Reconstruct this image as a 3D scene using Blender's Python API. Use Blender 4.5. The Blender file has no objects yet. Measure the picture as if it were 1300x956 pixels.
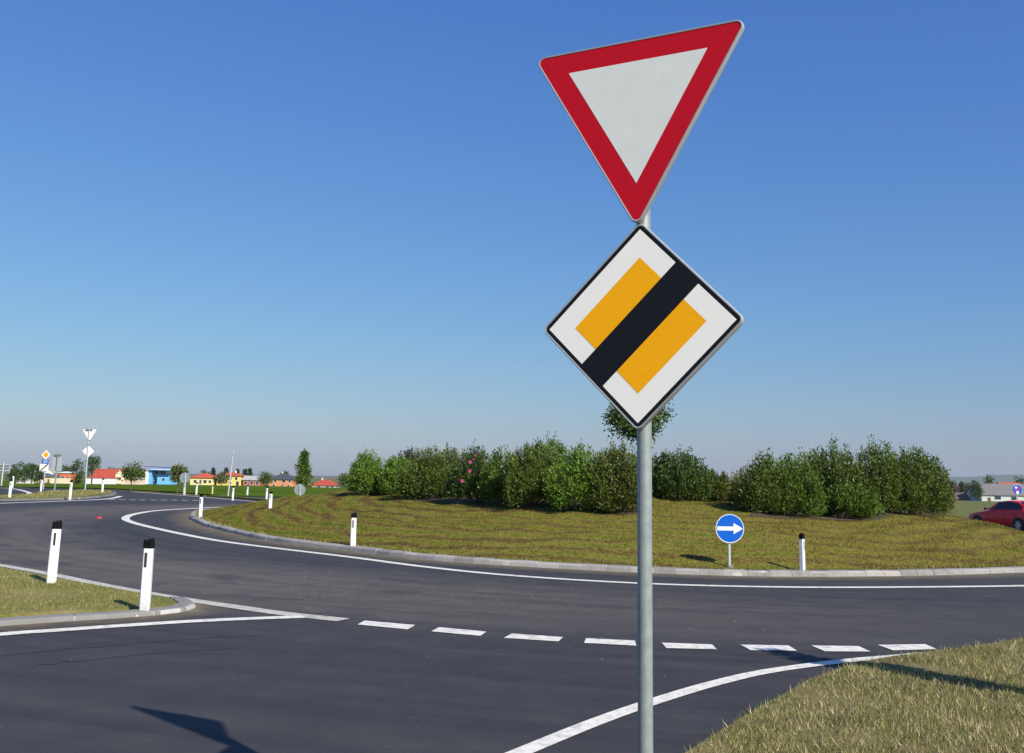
import bpy, bmesh, math, random
import numpy as np
from mathutils import Vector, Matrix
R = math.radians
S = bpy.context.scene
COL = S.collection

# ------------------------------------------------------------------ camera
EYE = Vector((0, 0, 1.85))
FPX = 1280.0                                   # focal length of the 1300 px wide picture
ROLL, HOR = R(0.9), 608.0
_p = math.atan((HOR-433)*math.cos(ROLL)/FPX)
_f = Vector((0, math.cos(_p), math.sin(_p))); _r0 = Vector((1, 0, 0)); _u0 = _r0.cross(_f)
_r = _r0*math.cos(ROLL)+_u0*math.sin(ROLL); _u = -_r0*math.sin(ROLL)+_u0*math.cos(ROLL)
cam = bpy.data.cameras.new('camera'); co = bpy.data.objects.new('camera', cam); COL.objects.link(co)
co.matrix_world = Matrix(((_r.x, _u.x, -_f.x, EYE.x), (_r.y, _u.y, -_f.y, EYE.y), (_r.z, _u.z, -_f.z, EYE.z), (0, 0, 0, 1)))
cam.sensor_fit = 'HORIZONTAL'; cam.sensor_width = 36; cam.lens = 36*FPX/1300
cam.shift_y = -45/1300; cam.clip_start = 0.05; cam.clip_end = 40000
S.camera = co

# ------------------------------------------------------------------ light
SUN_EL, SUN_AZ = 37.0, 141.5                   # azimuth clockwise from +Y
w = bpy.data.worlds.new('World'); S.world = w; w.use_nodes = True
nt = w.node_tree; bg = nt.nodes['Background']
sky = nt.nodes.new('ShaderNodeTexSky'); sky.sky_type = 'NISHITA'; sky.sun_disc = False
sky.sun_elevation = R(SUN_EL); sky.sun_rotation = R(SUN_AZ)
sky.altitude = 100; sky.air_density = 1.6; sky.dust_density = 0.3; sky.ozone_density = 5.0
_sp = nt.nodes.new('ShaderNodeSeparateColor'); _cb = nt.nodes.new('ShaderNodeCombineColor'); nt.links.new(sky.outputs[0], _sp.inputs[0])
for _i, (_g, _k) in enumerate(((1.075, .386), (.95, .645), (.585, 1.88))):   # the camera's colour response to the clear sky
    _a = nt.nodes.new('ShaderNodeMath'); _a.operation = 'POWER'; _a.inputs[1].default_value = _g; nt.links.new(_sp.outputs[_i], _a.inputs[0])
    _m = nt.nodes.new('ShaderNodeMath'); _m.operation = 'MULTIPLY'; _m.inputs[1].default_value = _k; nt.links.new(_a.outputs[0], _m.inputs[0]); nt.links.new(_m.outputs[0], _cb.inputs[_i])
nt.links.new(_cb.outputs[0], bg.inputs[0]); bg.inputs[1].default_value = 0.1
sl = bpy.data.lights.new('sun', 'SUN'); sl.energy = 4.9; sl.angle = R(0.53); sl.color = (1, 0.95, 0.86)
so = bpy.data.objects.new('sun', sl); COL.objects.link(so)
_ts = Vector((math.sin(R(SUN_AZ))*math.cos(R(SUN_EL)), math.cos(R(SUN_AZ))*math.cos(R(SUN_EL)), math.sin(R(SUN_EL))))
so.rotation_euler = _ts.to_track_quat('Z', 'Y').to_euler(); so.location = (8, -12, 20)
S.view_settings.view_transform = 'Standard'; S.view_settings.look = 'None'
S.view_settings.gamma = 1; S.view_settings.exposure = 0.35; S.view_settings.use_curve_mapping = False

# ------------------------------------------------------------------ terrain and where things stand on it
AL, BE, ZF = -0.0134, 0.0016, -4.2
CX, CY = 5.15, 37.6                            # centre of the roundabout island
def sstep(a, b, x):
    t = min(1, max(0, (x-a)/(b-a))); return t*t*(3-2*t)
def terrain(x, y):
    r = math.hypot(x, y)
    if r <= 95: return AL*x+BE*y
    k = 95/r; t = min(1, (r-95)/385)
    return (AL*x+BE*y)*k*(1-t)+(ZF+1.0*(1-sstep(-120, 20, x)))*t
def ray(px, py): return _f+_r*((px-650)/FPX)-_u*((py-433)/FPX)
def G(px, py, zf=terrain):                     # the ground point seen at a place of the photograph
    d = ray(px, py); t0 = 2.0
    g = lambda t: EYE.z+d.z*t-zf(d.x*t, d.y*t)
    t = t0
    while g(t) > 0 and t < 3000: t0 = t; t *= 1.02
    a, b = t0, t
    for _ in range(40):
        m = (a+b)/2
        if g(m) > 0: a = m
        else: b = m
    return Vector((d.x*a, d.y*a, zf(d.x*a, d.y*a)))
def A(px, py, Y):                              # the point at a place of the photograph and a distance Y
    d = ray(px, py); return EYE+d*(Y/d.y)
def place(px, Y):
    d = ray(px, HOR+.0157*(px-650)); X = d.x/d.y*Y
    return Vector((X, Y, terrain(X, Y)))

# ------------------------------------------------------------------ helpers
class MB:
    def __init__(s): s.v = []; s.f = []; s.m = []; s.mi = 0
    def add(s, vs, fs):
        o = len(s.v); s.v += [tuple(v) for v in vs]
        for f in fs: s.f.append([o+i for i in f]); s.m.append(s.mi)
    def box(s, c, d, rz=0, taper=1.0):
        cs, sn = math.cos(rz), math.sin(rz); vs = []
        for z in (-.5, .5):
            k = 1 if z < 0 else taper
            for x, y in ((-.5, -.5), (.5, -.5), (.5, .5), (-.5, .5)):
                a, b = x*d[0]*k, y*d[1]*k
                vs.append((c[0]+a*cs-b*sn, c[1]+a*sn+b*cs, c[2]+z*d[2]))
        s.add(vs, [(0, 3, 2, 1), (4, 5, 6, 7), (0, 1, 5, 4), (1, 2, 6, 5), (2, 3, 7, 6), (3, 0, 4, 7)])
    def tube(s, pts, rad, n=12, cap=True):
        pts = [Vector(p) for p in pts]; rad = rad if isinstance(rad, (list, tuple)) else [rad]*len(pts)
        vs = []; fs = []
        for i, p in enumerate(pts):
            t = (pts[min(i+1, len(pts)-1)]-pts[max(i-1, 0)]).normalized()
            a = t.orthogonal().normalized() if abs(t.z) < .99 else Vector((1, 0, 0)); a = (a-t*a.dot(t)).normalized(); b = t.cross(a)
            for k in range(n):
                q = 2*math.pi*k/n; vs.append(p+(a*math.cos(q)+b*math.sin(q))*rad[i])
        for i in range(len(pts)-1):
            for k in range(n):
                k2 = (k+1) % n; fs.append((i*n+k, i*n+k2, (i+1)*n+k2, (i+1)*n+k))
        if cap: fs += [tuple(range(n))[::-1], tuple(range((len(pts)-1)*n, len(pts)*n))]
        s.add(vs, fs)
    def prism(s, poly, fr, d0, d1, sides=True, front=True, back=True):
        # poly in a local (u, v) plane of the frame fr = (origin, u, v, n); n points to the viewer
        o, u, v, n = fr; k = len(poly)
        P0 = [o+u*a+v*b+n*d0 for a, b in poly]; P1 = [o+u*a+v*b+n*d1 for a, b in poly]
        fs = []
        if back: fs.append(tuple(range(k))[::-1])
        if front: fs.append(tuple(range(k, 2*k)))
        if sides: fs += [(i, (i+1) % k, k+(i+1) % k, k+i) for i in range(k)]
        s.add(P0+P1, fs)
    def ring(s, pa, pb, fr, d):                # flat band between two outlines of equal length
        o, u, v, n = fr; k = len(pa)
        s.add([o+u*a+v*b+n*d for a, b in pa]+[o+u*a+v*b+n*d for a, b in pb], [(i, (i+1) % k, k+(i+1) % k, k+i) for i in range(k)])
    def build(s, name, mats, parent=None, smooth=False, loc=None):
        me = bpy.data.meshes.new(name); me.from_pydata(s.v, [], s.f)
        for m in (mats if isinstance(mats, (list, tuple)) else [mats]): me.materials.append(m)
        me.polygons.foreach_set('material_index', s.m)
        if smooth: me.polygons.foreach_set('use_smooth', [True]*len(me.polygons)); me.set_sharp_from_angle(angle=R(40))
        me.update(); o = bpy.data.objects.new(name, me); COL.objects.link(o)
        if parent: o.parent = parent
        if loc is not None: o.location = loc
        return o
def tag(o, label=None, cat=None, group=None, kind=None):
    if label: o['label'] = label
    if cat: o['category'] = cat
    if group: o['group'] = group
    if kind: o['kind'] = kind
    return o
def empty(name, loc, label, cat, group=None, rz=0):
    o = bpy.data.objects.new(name, None); COL.objects.link(o); o.location = loc; o.rotation_euler = (0, 0, rz)
    return tag(o, label, cat, group)
def kids(o): return [c for c in COL.objects if c.parent == o]
def copy_tree(o, parent=None):
    c = o.copy(); COL.objects.link(c); c.parent = parent
    for ch in kids(o): copy_tree(ch, c)
    return c
def np_mesh(name, V, k, mat, parent=None):     # V: (n*k, 3) separate k-gons
    n = len(V)//k; me = bpy.data.meshes.new(name)
    me.vertices.add(len(V)); me.vertices.foreach_set('co', np.asarray(V, np.float32).ravel())
    me.loops.add(len(V)); me.loops.foreach_set('vertex_index', np.arange(len(V), dtype=np.int32))
    me.polygons.add(n); me.polygons.foreach_set('loop_start', np.arange(0, len(V), k, dtype=np.int32))
    me.polygons.foreach_set('loop_total', np.full(n, k, np.int32))
    me.update(calc_edges=True); me.materials.append(mat)
    o = bpy.data.objects.new(name, me); COL.objects.link(o); o.parent = parent
    return o

# ------------------------------------------------------------------ materials
def newmat(name):
    m = bpy.data.materials.new(name); m.use_nodes = True; t = m.node_tree
    return m, t, t.nodes['Principled BSDF']
def N(t, typ, **kw):
    n = t.nodes.new(typ)
    for k, v in kw.items():
        if k.startswith('i_'):
            key = k[2:]; key = int(key) if key.isdigit() else key.replace('_', ' ')
            n.inputs[key].default_value = v
        else: setattr(n, k, v)
    return n
def noise(t, vec, scale, detail=4, rough=.55):
    n = N(t, 'ShaderNodeTexNoise', i_Scale=scale, i_Detail=detail, i_Roughness=rough); t.links.new(vec, n.inputs['Vector']); return n.outputs['Fac']
def ramp(t, fac, stops):
    n = N(t, 'ShaderNodeValToRGB'); e = n.color_ramp.elements
    while len(e) < len(stops): e.new(.5)
    for i, (p, c) in enumerate(stops): e[i].position = p; e[i].color = (*c, 1) if len(c) == 3 else c
    t.links.new(fac, n.inputs[0]); return n.outputs[0]
def mixc(t, fac, a, b, mode='MIX'):
    n = N(t, 'ShaderNodeMix', data_type='RGBA', blend_type=mode)
    for sck, v in ((0, fac), (6, a), (7, b)):
        if isinstance(v, (int, float)): n.inputs[sck].default_value = v
        elif isinstance(v, tuple): n.inputs[sck].default_value = (*v, 1)
        else: t.links.new(v, n.inputs[sck])
    return n.outputs[2]
def math_(t, op, a, b=None, c=None):
    n = N(t, 'ShaderNodeMath', operation=op)
    for i, v in enumerate((a, b, c)):
        if v is None: continue
        if isinstance(v, (int, float)): n.inputs[i].default_value = v
        else: t.links.new(v, n.inputs[i])
    return n.outputs[0]
def bump(t, b, h, strength, dist):
    n = N(t, 'ShaderNodeBump', i_Strength=strength, i_Distance=dist); t.links.new(h, n.inputs['Height']); t.links.new(n.outputs[0], b.inputs['Normal'])
def plain(name, c, rough=.5, metal=0, var=.12, scale=8, spec=.5, bmp=0):
    m, t, b = newmat(name); tc = N(t, 'ShaderNodeTexCoord')
    f = noise(t, tc.outputs['Object'], scale, 5, .6)
    lo = tuple(x*(1-var) for x in c); hi = tuple(min(1, x*(1+var)) for x in c)
    t.links.new(ramp(t, f, [(.3, lo), (.7, hi)]), b.inputs['Base Color'])
    b.inputs['Roughness'].default_value = rough; b.inputs['Metallic'].default_value = metal; b.inputs['Specular IOR Level'].default_value = spec
    if bmp: bump(t, b, f, bmp, .02)
    return m
def leafmat(name, c1, c2, c3=None, trans=.16, rough=.5):
    m, t, b = newmat(name); g = N(t, 'ShaderNodeNewGeometry'); tc = N(t, 'ShaderNodeTexCoord')
    f = noise(t, tc.outputs['Object'], 2.2, 2)
    f = math_(t, 'ADD', math_(t, 'MULTIPLY', g.outputs['Random Per Island'], .55), math_(t, 'MULTIPLY', f, .5))
    st = [(.15, c1), (.75, c2)]
    if c3: st.append((.93, c3))
    c = ramp(t, f, st); t.links.new(c, b.inputs['Base Color']); b.inputs['Roughness'].default_value = rough
    b.inputs['Specular IOR Level'].default_value = .35
    tr = N(t, 'ShaderNodeBsdfTranslucent'); t.links.new(mixc(t, 1.0, c, (1.6, 1.5, .7), 'MULTIPLY'), tr.inputs[0])
    mx = N(t, 'ShaderNodeMixShader'); mx.inputs[0].default_value = trans
    t.links.new(b.outputs[0], mx.inputs[1]); t.links.new(tr.outputs[0], mx.inputs[2])
    t.links.new(mx.outputs[0], t.nodes['Material Output'].inputs['Surface'])
    return m
def turf_color(t, blades):
    # mown island turf: wavy rows of dry brown cuttings between yellow green stubble
    g = N(t, 'ShaderNodeNewGeometry'); pos = g.outputs['Position']
    sub = N(t, 'ShaderNodeVectorMath', operation='SUBTRACT'); t.links.new(pos, sub.inputs[0]); sub.inputs[1].default_value = (CX, CY, 0)
    mu = N(t, 'ShaderNodeVectorMath', operation='MULTIPLY'); t.links.new(sub.outputs[0], mu.inputs[0]); mu.inputs[1].default_value = (1, 1, 0)
    ln = N(t, 'ShaderNodeVectorMath', operation='LENGTH'); t.links.new(mu.outputs[0], ln.inputs[0])
    r = ln.outputs['Value']
    d = noise(t, pos, .35, 4, .6); d2 = noise(t, pos, 1.6, 4, .65); d3 = noise(t, pos, 9, 3, .7); d4 = noise(t, pos, .16, 2)
    ph = math_(t, 'MULTIPLY_ADD', r, 6.6, math_(t, 'MULTIPLY', d, 12.0))
    ph = math_(t, 'MULTIPLY_ADD', d2, 3.0, ph)
    lm = N(t, 'ShaderNodeMapRange', i_1=8.0, i_2=-4.0, i_3=.14, i_4=.31); sx_ = N(t, 'ShaderNodeSeparateXYZ'); t.links.new(pos, sx_.inputs[0]); t.links.new(sx_.outputs[0], lm.inputs[0])
    s = math_(t, 'ADD', math_(t, 'MULTIPLY', math_(t, 'SINE', ph), lm.outputs[0]), .49)
    s = math_(t, 'ADD', s, math_(t, 'MULTIPLY_ADD', d3, 1.3, -.65)); d5 = noise(t, pos, 4.2, 4, .7); s = math_(t, 'ADD', s, math_(t, 'MULTIPLY_ADD', d5, .6, -.3))
    s = math_(t, 'ADD', s, math_(t, 'MULTIPLY_ADD', d4, .7, -.36))
    if blades: s = math_(t, 'ADD', s, math_(t, 'MULTIPLY_ADD', g.outputs['Random Per Island'], .5, -.25))
    k = 1.0
    return ramp(t, s, [(.0, (.060, .088, .008)), (.2, (.118, .126, .014)), (.42, (.21, .182, .034)), (.60, (.142, .106, .025)), (.80, (.105, .073, .022)), (1.0, (.05, .038, .018))]), d3
def turf(name, blades=False):
    m, t, b = newmat(name); c, h = turf_color(t, blades); t.links.new(c, b.inputs['Base Color'])
    b.inputs['Roughness'].default_value = .9; b.inputs['Specular IOR Level'].default_value = .1
    if not blades: bump(t, b, h, .8, .06)
    return m
def grassmat(name, cols, scale=.8, blades=False, bmp=.6):
    m, t, b = newmat(name); g = N(t, 'ShaderNodeNewGeometry'); pos = g.outputs['Position']
    a = noise(t, pos, scale, 6, .62); a2 = noise(t, pos, scale*14, 3, .7)
    s = math_(t, 'ADD', math_(t, 'MULTIPLY', a, .65), math_(t, 'MULTIPLY', a2, .35))
    if blades: s = math_(t, 'ADD', math_(t, 'MULTIPLY', s, .5), math_(t, 'MULTIPLY', g.outputs['Random Per Island'], .5))
    n = len(cols); lo, hi = (.25, .74) if blades else (.34, .66)
    t.links.new(ramp(t, s, [(lo+(hi-lo)*i/(n-1), c) for i, c in enumerate(cols)]), b.inputs['Base Color'])
    b.inputs['Roughness'].default_value = .85; b.inputs['Specular IOR Level'].default_value = .15
    if bmp and not blades: bump(t, b, a2, bmp, .05)
    return m
def asphaltmat():
    m, t, b = newmat('asphalt'); g = N(t, 'ShaderNodeNewGeometry'); pos = g.outputs['Position']
    sub = N(t, 'ShaderNodeVectorMath', operation='SUBTRACT'); t.links.new(pos, sub.inputs[0]); sub.inputs[1].default_value = (6.2, 38.5, 0)
    ln = N(t, 'ShaderNodeVectorMath', operation='LENGTH'); t.links.new(sub.outputs[0], ln.inputs[0]); r = ln.outputs['Value']
    big = noise(t, pos, .22, 4, .6); med = noise(t, pos, 1.7, 5, .65); fine = noise(t, pos, 55, 3, .8); grit = noise(t, pos, 210, 2, .8)
    rr = math_(t, 'MULTIPLY_ADD', big, 3.0, math_(t, 'ADD', r, -1.5))
    lf = N(t, 'ShaderNodeMapRange', i_1=7.0, i_2=-4.0); sxx = N(t, 'ShaderNodeSeparateXYZ'); t.links.new(pos, sxx.inputs[0]); t.links.new(sxx.outputs[0], lf.inputs[0])
    fr_ = math_(t, 'MULTIPLY_ADD', rr, 1/16, -1.0)
    b1 = ramp(t, fr_, [(.0, (.066, .060, .055)), (.10, (.052, .050, .050)), (.24, (.043, .042, .044)), (.42, (.112, .098, .084)), (.57, (.108, .095, .082)), (.70, (.056, .053, .053)), (.8, (.044, .043, .046)), (1, (.047, .046, .048))])
    b2 = ramp(t, fr_, [(.0, (.060, .055, .051)), (.10, (.050, .048, .048)), (.3, (.047, .045, .046)), (.45, (.058, .054, .052)), (.62, (.052, .050, .050)), (.8, (.045, .044, .046)), (1, (.047, .046, .048))])
    band = mixc(t, lf.outputs[0], b2, b1)
    c = mixc(t, .55, band, ramp(t, med, [(.3, (.66, .66, .67)), (.7, (1.32, 1.29, 1.25))]), 'MULTIPLY')
    c = mixc(t, .6, c, ramp(t, fine, [(.3, (.55, .55, .55)), (.7, (1.5, 1.49, 1.46))]), 'MULTIPLY')
    # long faint tyre streaks running round the roundabout
    mp = N(t, 'ShaderNodeCombineXYZ'); t.links.new(math_(t, 'MULTIPLY', r, 2.4), mp.inputs[0])
    sx = N(t, 'ShaderNodeSeparateXYZ'); t.links.new(sub.outputs[0], sx.inputs[0])
    t.links.new(math_(t, 'MULTIPLY', math_(t, 'ARCTAN2', sx.outputs[1], sx.outputs[0]), 2.0), mp.inputs[1])
    st = noise(t, mp.outputs[0], 1.0, 4, .6)
    c = mixc(t, .8, c, ramp(t, st, [(.32, (.66, .66, .69)), (.5, (1, 1, 1)), (.7, (1.22, 1.19, 1.14))]), 'MULTIPLY')
    # pale chips of stone
    vo = N(t, 'ShaderNodeTexVoronoi', i_Scale=7.0); t.links.new(pos, vo.inputs['Vector'])
    spk = math_(t, 'MULTIPLY', math_(t, 'LESS_THAN', vo.outputs['Distance'], .055), math_(t, 'GREATER_THAN', med, .56))
    c = mixc(t, spk, c, (.2, .18, .15)); c = mixc(t, 1.0, c, (.86, .83, .80), 'MULTIPLY')
    st2 = noise(t, pos, .75, 3, .5); c = mixc(t, ramp(t, st2, [(.58, (0, 0, 0)), (.66, (.55, .55, .55))]), c, (.036, .034, .033))
    t.links.new(c, b.inputs['Base Color']); b.inputs['Roughness'].default_value = .78; b.inputs['Specular IOR Level'].default_value = .35
    bump(t, b, math_(t, 'ADD', fine, math_(t, 'MULTIPLY', grit, .6)), .5, .006)
    return m
def paintmat(name, c=(.72, .71, .67), wear=.42):
    m, t, b = newmat(name); g = N(t, 'ShaderNodeNewGeometry'); pos = g.outputs['Position']
    f = noise(t, pos, 9, 6, .75); f2 = noise(t, pos, 70, 3, .8)
    s = math_(t, 'ADD', math_(t, 'MULTIPLY', f, .6), math_(t, 'MULTIPLY', f2, .4))
    t.links.new(ramp(t, s, [(wear-.08, (.16, .155, .15)), (wear, tuple(x*.75 for x in c)), (wear+.1, c)]), b.inputs['Base Color'])
    b.inputs['Roughness'].default_value = .7; return m
def stonemat(name, c, scale=6):
    m, t, b = newmat(name); g = N(t, 'ShaderNodeNewGeometry'); pos = g.outputs['Position']
    f = noise(t, pos, scale, 6, .7); f2 = noise(t, pos, 90, 2, .8); ri = g.outputs['Random Per Island']
    s = math_(t, 'ADD', math_(t, 'MULTIPLY', f, .5), math_(t, 'ADD', math_(t, 'MULTIPLY', f2, .25), math_(t, 'MULTIPLY', ri, .3)))
    t.links.new(ramp(t, s, [(.3, tuple(x*.62 for x in c)), (.5, c), (.72, tuple(x*1.28 for x in c))]), b.inputs['Base Color'])
    b.inputs['Roughness'].default_value = .85; bump(t, b, f2, .4, .01); return m
def dustmat():
    m, t, b = newmat('gutter_dust'); g = N(t, 'ShaderNodeNewGeometry'); pos = g.outputs['Position']
    uv = N(t, 'ShaderNodeAttribute', attribute_name='edge'); f = noise(t, pos, 2.2, 6, .7); f2 = noise(t, pos, 60, 3, .8)
    a = math_(t, 'MULTIPLY', uv.outputs['Fac'], math_(t, 'MULTIPLY_ADD', f, 2.4, -.45)); a = math_(t, 'MULTIPLY', a, math_(t, 'MULTIPLY_ADD', f2, 1.2, .2))
    a = math_(t, 'MINIMUM', math_(t, 'MAXIMUM', a, 0), .85)
    b.inputs['Base Color'].default_value = (.24, .19, .115, 1); b.inputs['Roughness'].default_value = .95
    t.links.new(a, b.inputs['Alpha']); return m

M = {}
M['asphalt'] = asphaltmat()
M['paint'] = paintmat('road_paint', (.78, .73, .63), .445)
M['old_paint'] = paintmat('old_road_paint', (.55, .51, .43), .46)
M['granite'] = stonemat('granite_kerb', (.27, .25, .228))
M['concrete'] = stonemat('concrete_kerb', (.175, .167, .15), 3)
M['turf'] = turf('island_turf'); M['turf_blades'] = turf('island_turf_blades', True)
M['ground'] = grassmat('ground_grass', [(.07, .085, .02), (.12, .125, .03), (.19, .165, .06)], .15)
M['field'] = grassmat('green_field', [(.035, .070, .010), (.072, .115, .012), (.11, .15, .02)], .05); M['field'].node_tree.nodes['Principled BSDF'].inputs['Specular IOR Level'].default_value = 0
M['verge'] = grassmat('verge_soil', [(.07, .06, .022), (.16, .13, .05), (.23, .19, .085)], 1.2)
M['verge_blades'] = grassmat('verge_blades', [(.05, .095, .014), (.15, .18, .036), (.33, .27, .10), (.55, .46, .27)], 1.0, True)
M['lawn'] = grassmat('lawn_soil', [(.09, .11, .02), (.17, .16, .042), (.25, .20, .08)], 1.0)
M['lawn_blades'] = grassmat('lawn_blades', [(.05, .085, .012), (.16, .165, .03), (.30, .25, .085), (.44, .36, .18)], .8, True)
M['soil'] = plain('bed_soil', (.055, .038, .025), .95, var=.4, scale=12)
M['zinc'] = plain('galvanised_steel', (.30, .335, .32), .45, .3, .14, 26, .4)
M['zinc_pale'] = plain('pale_galvanised_steel', (.5, .54, .55), .5, .2, .1, 20)
M['alu'] = plain('aluminium_edge', (.42, .42, .41), .45, .3, .06, 20)
M['sign_back'] = plain('sign_back_grey', (.40, .43, .43), .5, .2, .08, 6)
M['sign_white'] = plain('reflective_white', (.86, .83, .75), .4, var=.02, scale=25, spec=.25)
M['sign_grey_white'] = plain('greyish_reflective_white', (.69, .69, .63), .4, var=.035, scale=14, spec=.25)  # yield triangle field, a greyer and darker white than the diamond's
M['red'] = plain('sign_red', (.50, .006, .016), .4, var=.03, scale=30, spec=.15)
M['yellow'] = plain('sign_yellow', (.92, .40, .004), .45, var=.02, scale=30, spec=.15)
M['black'] = plain('sign_black', (.008, .008, .010), .5, var=.1, scale=30, spec=.2)
M['blue'] = plain('sign_blue', (.006, .105, .50), .4, var=.05, scale=20, spec=.2)
M['plastic_white'] = plain('post_white_plastic', (.80, .80, .78), .45, var=.05, scale=9)
def splash(m):
    t = m.node_tree; b = t.nodes['Principled BSDF']; lk = b.inputs['Base Color'].links[0]; src = lk.from_socket; tc = N(t, 'ShaderNodeTexCoord'); sx = N(t, 'ShaderNodeSeparateXYZ')
    t.links.new(tc.outputs['Object'], sx.inputs[0]); f = noise(t, tc.outputs['Object'], 22, 5, .7)
    k = math_(t, 'MULTIPLY', math_(t, 'MINIMUM', math_(t, 'MAXIMUM', math_(t, 'MULTIPLY_ADD', sx.outputs[2], -3.2, math_(t, 'MULTIPLY_ADD', f, 1.5, -.25)), 0), 1), .7)
    t.links.new(mixc(t, k, src, (.30, .25, .17)), b.inputs['Base Color'])
splash(M['plastic_white'])
M['plastic_black'] = plain('post_black_rubber', (.007, .007, .008), .9, var=.3, scale=20, spec=.1)
M['reflector'] = plain('dark_reflector', (.045, .045, .05), .25, var=.2, scale=30)
M['bark'] = plain('bark', (.10, .075, .05), .9, var=.35, scale=18, bmp=.6)
M['pale_bark'] = plain('pale_bark', (.30, .25, .18), .9, var=.3, scale=18, bmp=.6)
M['pink'] = plain('pink_petals', (.42, .05, .19), .7, var=.2, scale=40)
M['glass'] = plain('window_glass', (.03, .04, .05), .1, var=.3, scale=3)
M['frame_white'] = plain('window_frame_white', (.75, .75, .72), .5, var=.03)
LEAF = {
 'green': leafmat('leaf_green', (.028, .055, .006), (.115, .19, .018), (.19, .26, .035)),
 'bright': leafmat('leaf_bright', (.038, .078, .007), (.145, .245, .020), (.22, .31, .04)),
 'dark': leafmat('leaf_dark', (.016, .036, .005), (.072, .122, .015), (.13, .175, .03)),
 'olive': leafmat('leaf_olive', (.026, .046, .006), (.112, .160, .018), (.19, .21, .035)),
 'brown': leafmat('leaf_brownish', (.03, .046, .007), (.115, .145, .020), (.19, .12, .03)),
 'yellow': leafmat('leaf_yellowish', (.06, .08, .012), (.18, .19, .03), (.28, .25, .06)),
 'purple': leafmat('leaf_purple', (.018, .020, .012), (.06, .04, .028), (.06, .08, .03)),
 'conifer': leafmat('needle_dark', (.012, .026, .010), (.03, .055, .02), None, .1),
}

# ------------------------------------------------------------------ ground sheets
def sheet(name, poly, off, mat, step=6, skirt=0, zf=terrain, kind='structure'):
    bm = bmesh.new(); vs = [bm.verts.new((p[0], p[1], 0)) for p in poly]; f = bm.faces.new(vs)
    if f.normal.z < 0 or f.calc_area() and (f.normal_update() or f.normal.z < 0): f.normal_flip()
    bmesh.ops.triangulate(bm, faces=bm.faces[:])
    xs = [p[0] for p in poly]; ys = [p[1] for p in poly]
    for ax, lo, hi in ((0, min(xs), max(xs)), (1, min(ys), max(ys))):
        q = math.ceil(lo/step)*step
        while q < hi:
            c = (q, 0, 0) if ax == 0 else (0, q, 0); nn = (1, 0, 0) if ax == 0 else (0, 1, 0)
            bmesh.ops.bisect_plane(bm, geom=bm.verts[:]+bm.edges[:]+bm.faces[:], plane_co=c, plane_no=nn, dist=1e-5); q += step
    for v in bm.verts: v.co.z = zf(v.co.x, v.co.y)+off
    if skirt:
        be = [e for e in bm.edges if e.is_boundary]; r = bmesh.ops.extrude_edge_only(bm, edges=be)
        for v in r['geom']:
            if isinstance(v, bmesh.types.BMVert): v.co.z -= skirt
    for f in bm.faces:
        if abs(f.normal.z) > .5 and f.normal.z < 0: f.normal_flip()
    me = bpy.data.meshes.new(name); bm.to_mesh(me); bm.free(); me.materials.append(mat)
    o = bpy.data.objects.new(name, me); COL.objects.link(o)
    return tag(o, kind=kind)
def xy(L, zf=terrain): return [(G(a, b, zf).x, G(a, b, zf).y) for a, b in L]
def smooth_line(P, n=6):                       # Catmull-Rom through 2-D points
    P = [Vector((p[0], p[1])) for p in P]; out = []
    for i in range(len(P)-1):
        a, b, c, d = P[max(i-1, 0)], P[i], P[i+1], P[min(i+2, len(P)-1)]
        for k in range(n):
            t = k/n; out.append(.5*((2*b)+(c-a)*t+(2*a-5*b+4*c-d)*t*t+(3*b-a-3*c+d)*t**3))
    return out+[P[-1]]
def ribbon(name, P, width, off, mat, n=6):
    P = smooth_line(P, n); mb = MB(); vs = []
    for i, p in enumerate(P):
        t = (P[min(i+1, len(P)-1)]-P[max(i-1, 0)]).normalized(); q = Vector((-t.y, t.x))
        wd = width[0]+(width[1]-width[0])*i/(len(P)-1) if isinstance(width, tuple) else width
        for s in (-.5, .5):
            x, y = p.x+q.x*s*wd, p.y+q.y*s*wd; vs.append((x, y, terrain(x, y)+off))
    mb.add(vs, [(2*i+1, 2*i, 2*i+2, 2*i+3) for i in range(len(P)-1)])
    return tag(mb.build(name, mat), kind='structure')

# ground to the horizon
mb = MB(); radii = [0.01]+[i*5 for i in range(1, 20)]+[95+12*i for i in range(1, 33)]+[600, 900, 1400, 2200, 3500, 5500, 7800]
NS = 96; vs = []
for r in radii:
    for k in range(NS):
        q = 2*math.pi*k/NS; x, y = r*math.cos(q), r*math.sin(q); vs.append((x, y, terrain(x, y)-.05))
mb.add(vs, [(i*NS+k, (i+1)*NS+k, (i+1)*NS+(k+1) % NS, i*NS+(k+1) % NS) for i in range(len(radii)-1) for k in range(NS)])
tag(mb.build('ground', M['ground']), kind='structure')

# asphalt: roundabout ring, the road in front and the road leaving on the far side
far = xy([(368, 638.5), (350, 637), (290, 632.8), (220, 627), (135, 621.3), (100, 620.6), (50, 619.6), (0, 617.2)])
ringo = [(CX+25*math.cos(R(a)), CY+25*math.sin(R(a))) for a in range(-35, 116, 6)]
road = [(-75, -8), (38, -8), (38, 22)]+ringo+far+[(-62, 84), (-75, 60)]
sheet('road', road, 0, M['asphalt'], 8)
# far strip of asphalt behind the grass sliver
sheet('far_road', xy([(298, 632.2), (300, 630.6), (330, 631), (376, 632.4), (410, 633), (410, 637), (372, 635.8), (330, 633.6)]), .012, M['asphalt'], 6)
sheet('field', xy([(-160, 615), (30, 618.6), (135, 620.0), (225, 625), (292, 630), (372, 631.8), (480, 633), (480, 617.5), (340, 616), (200, 611.8), (100, 611), (-160, 609.5)]), .03, M['field'], 10)

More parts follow.
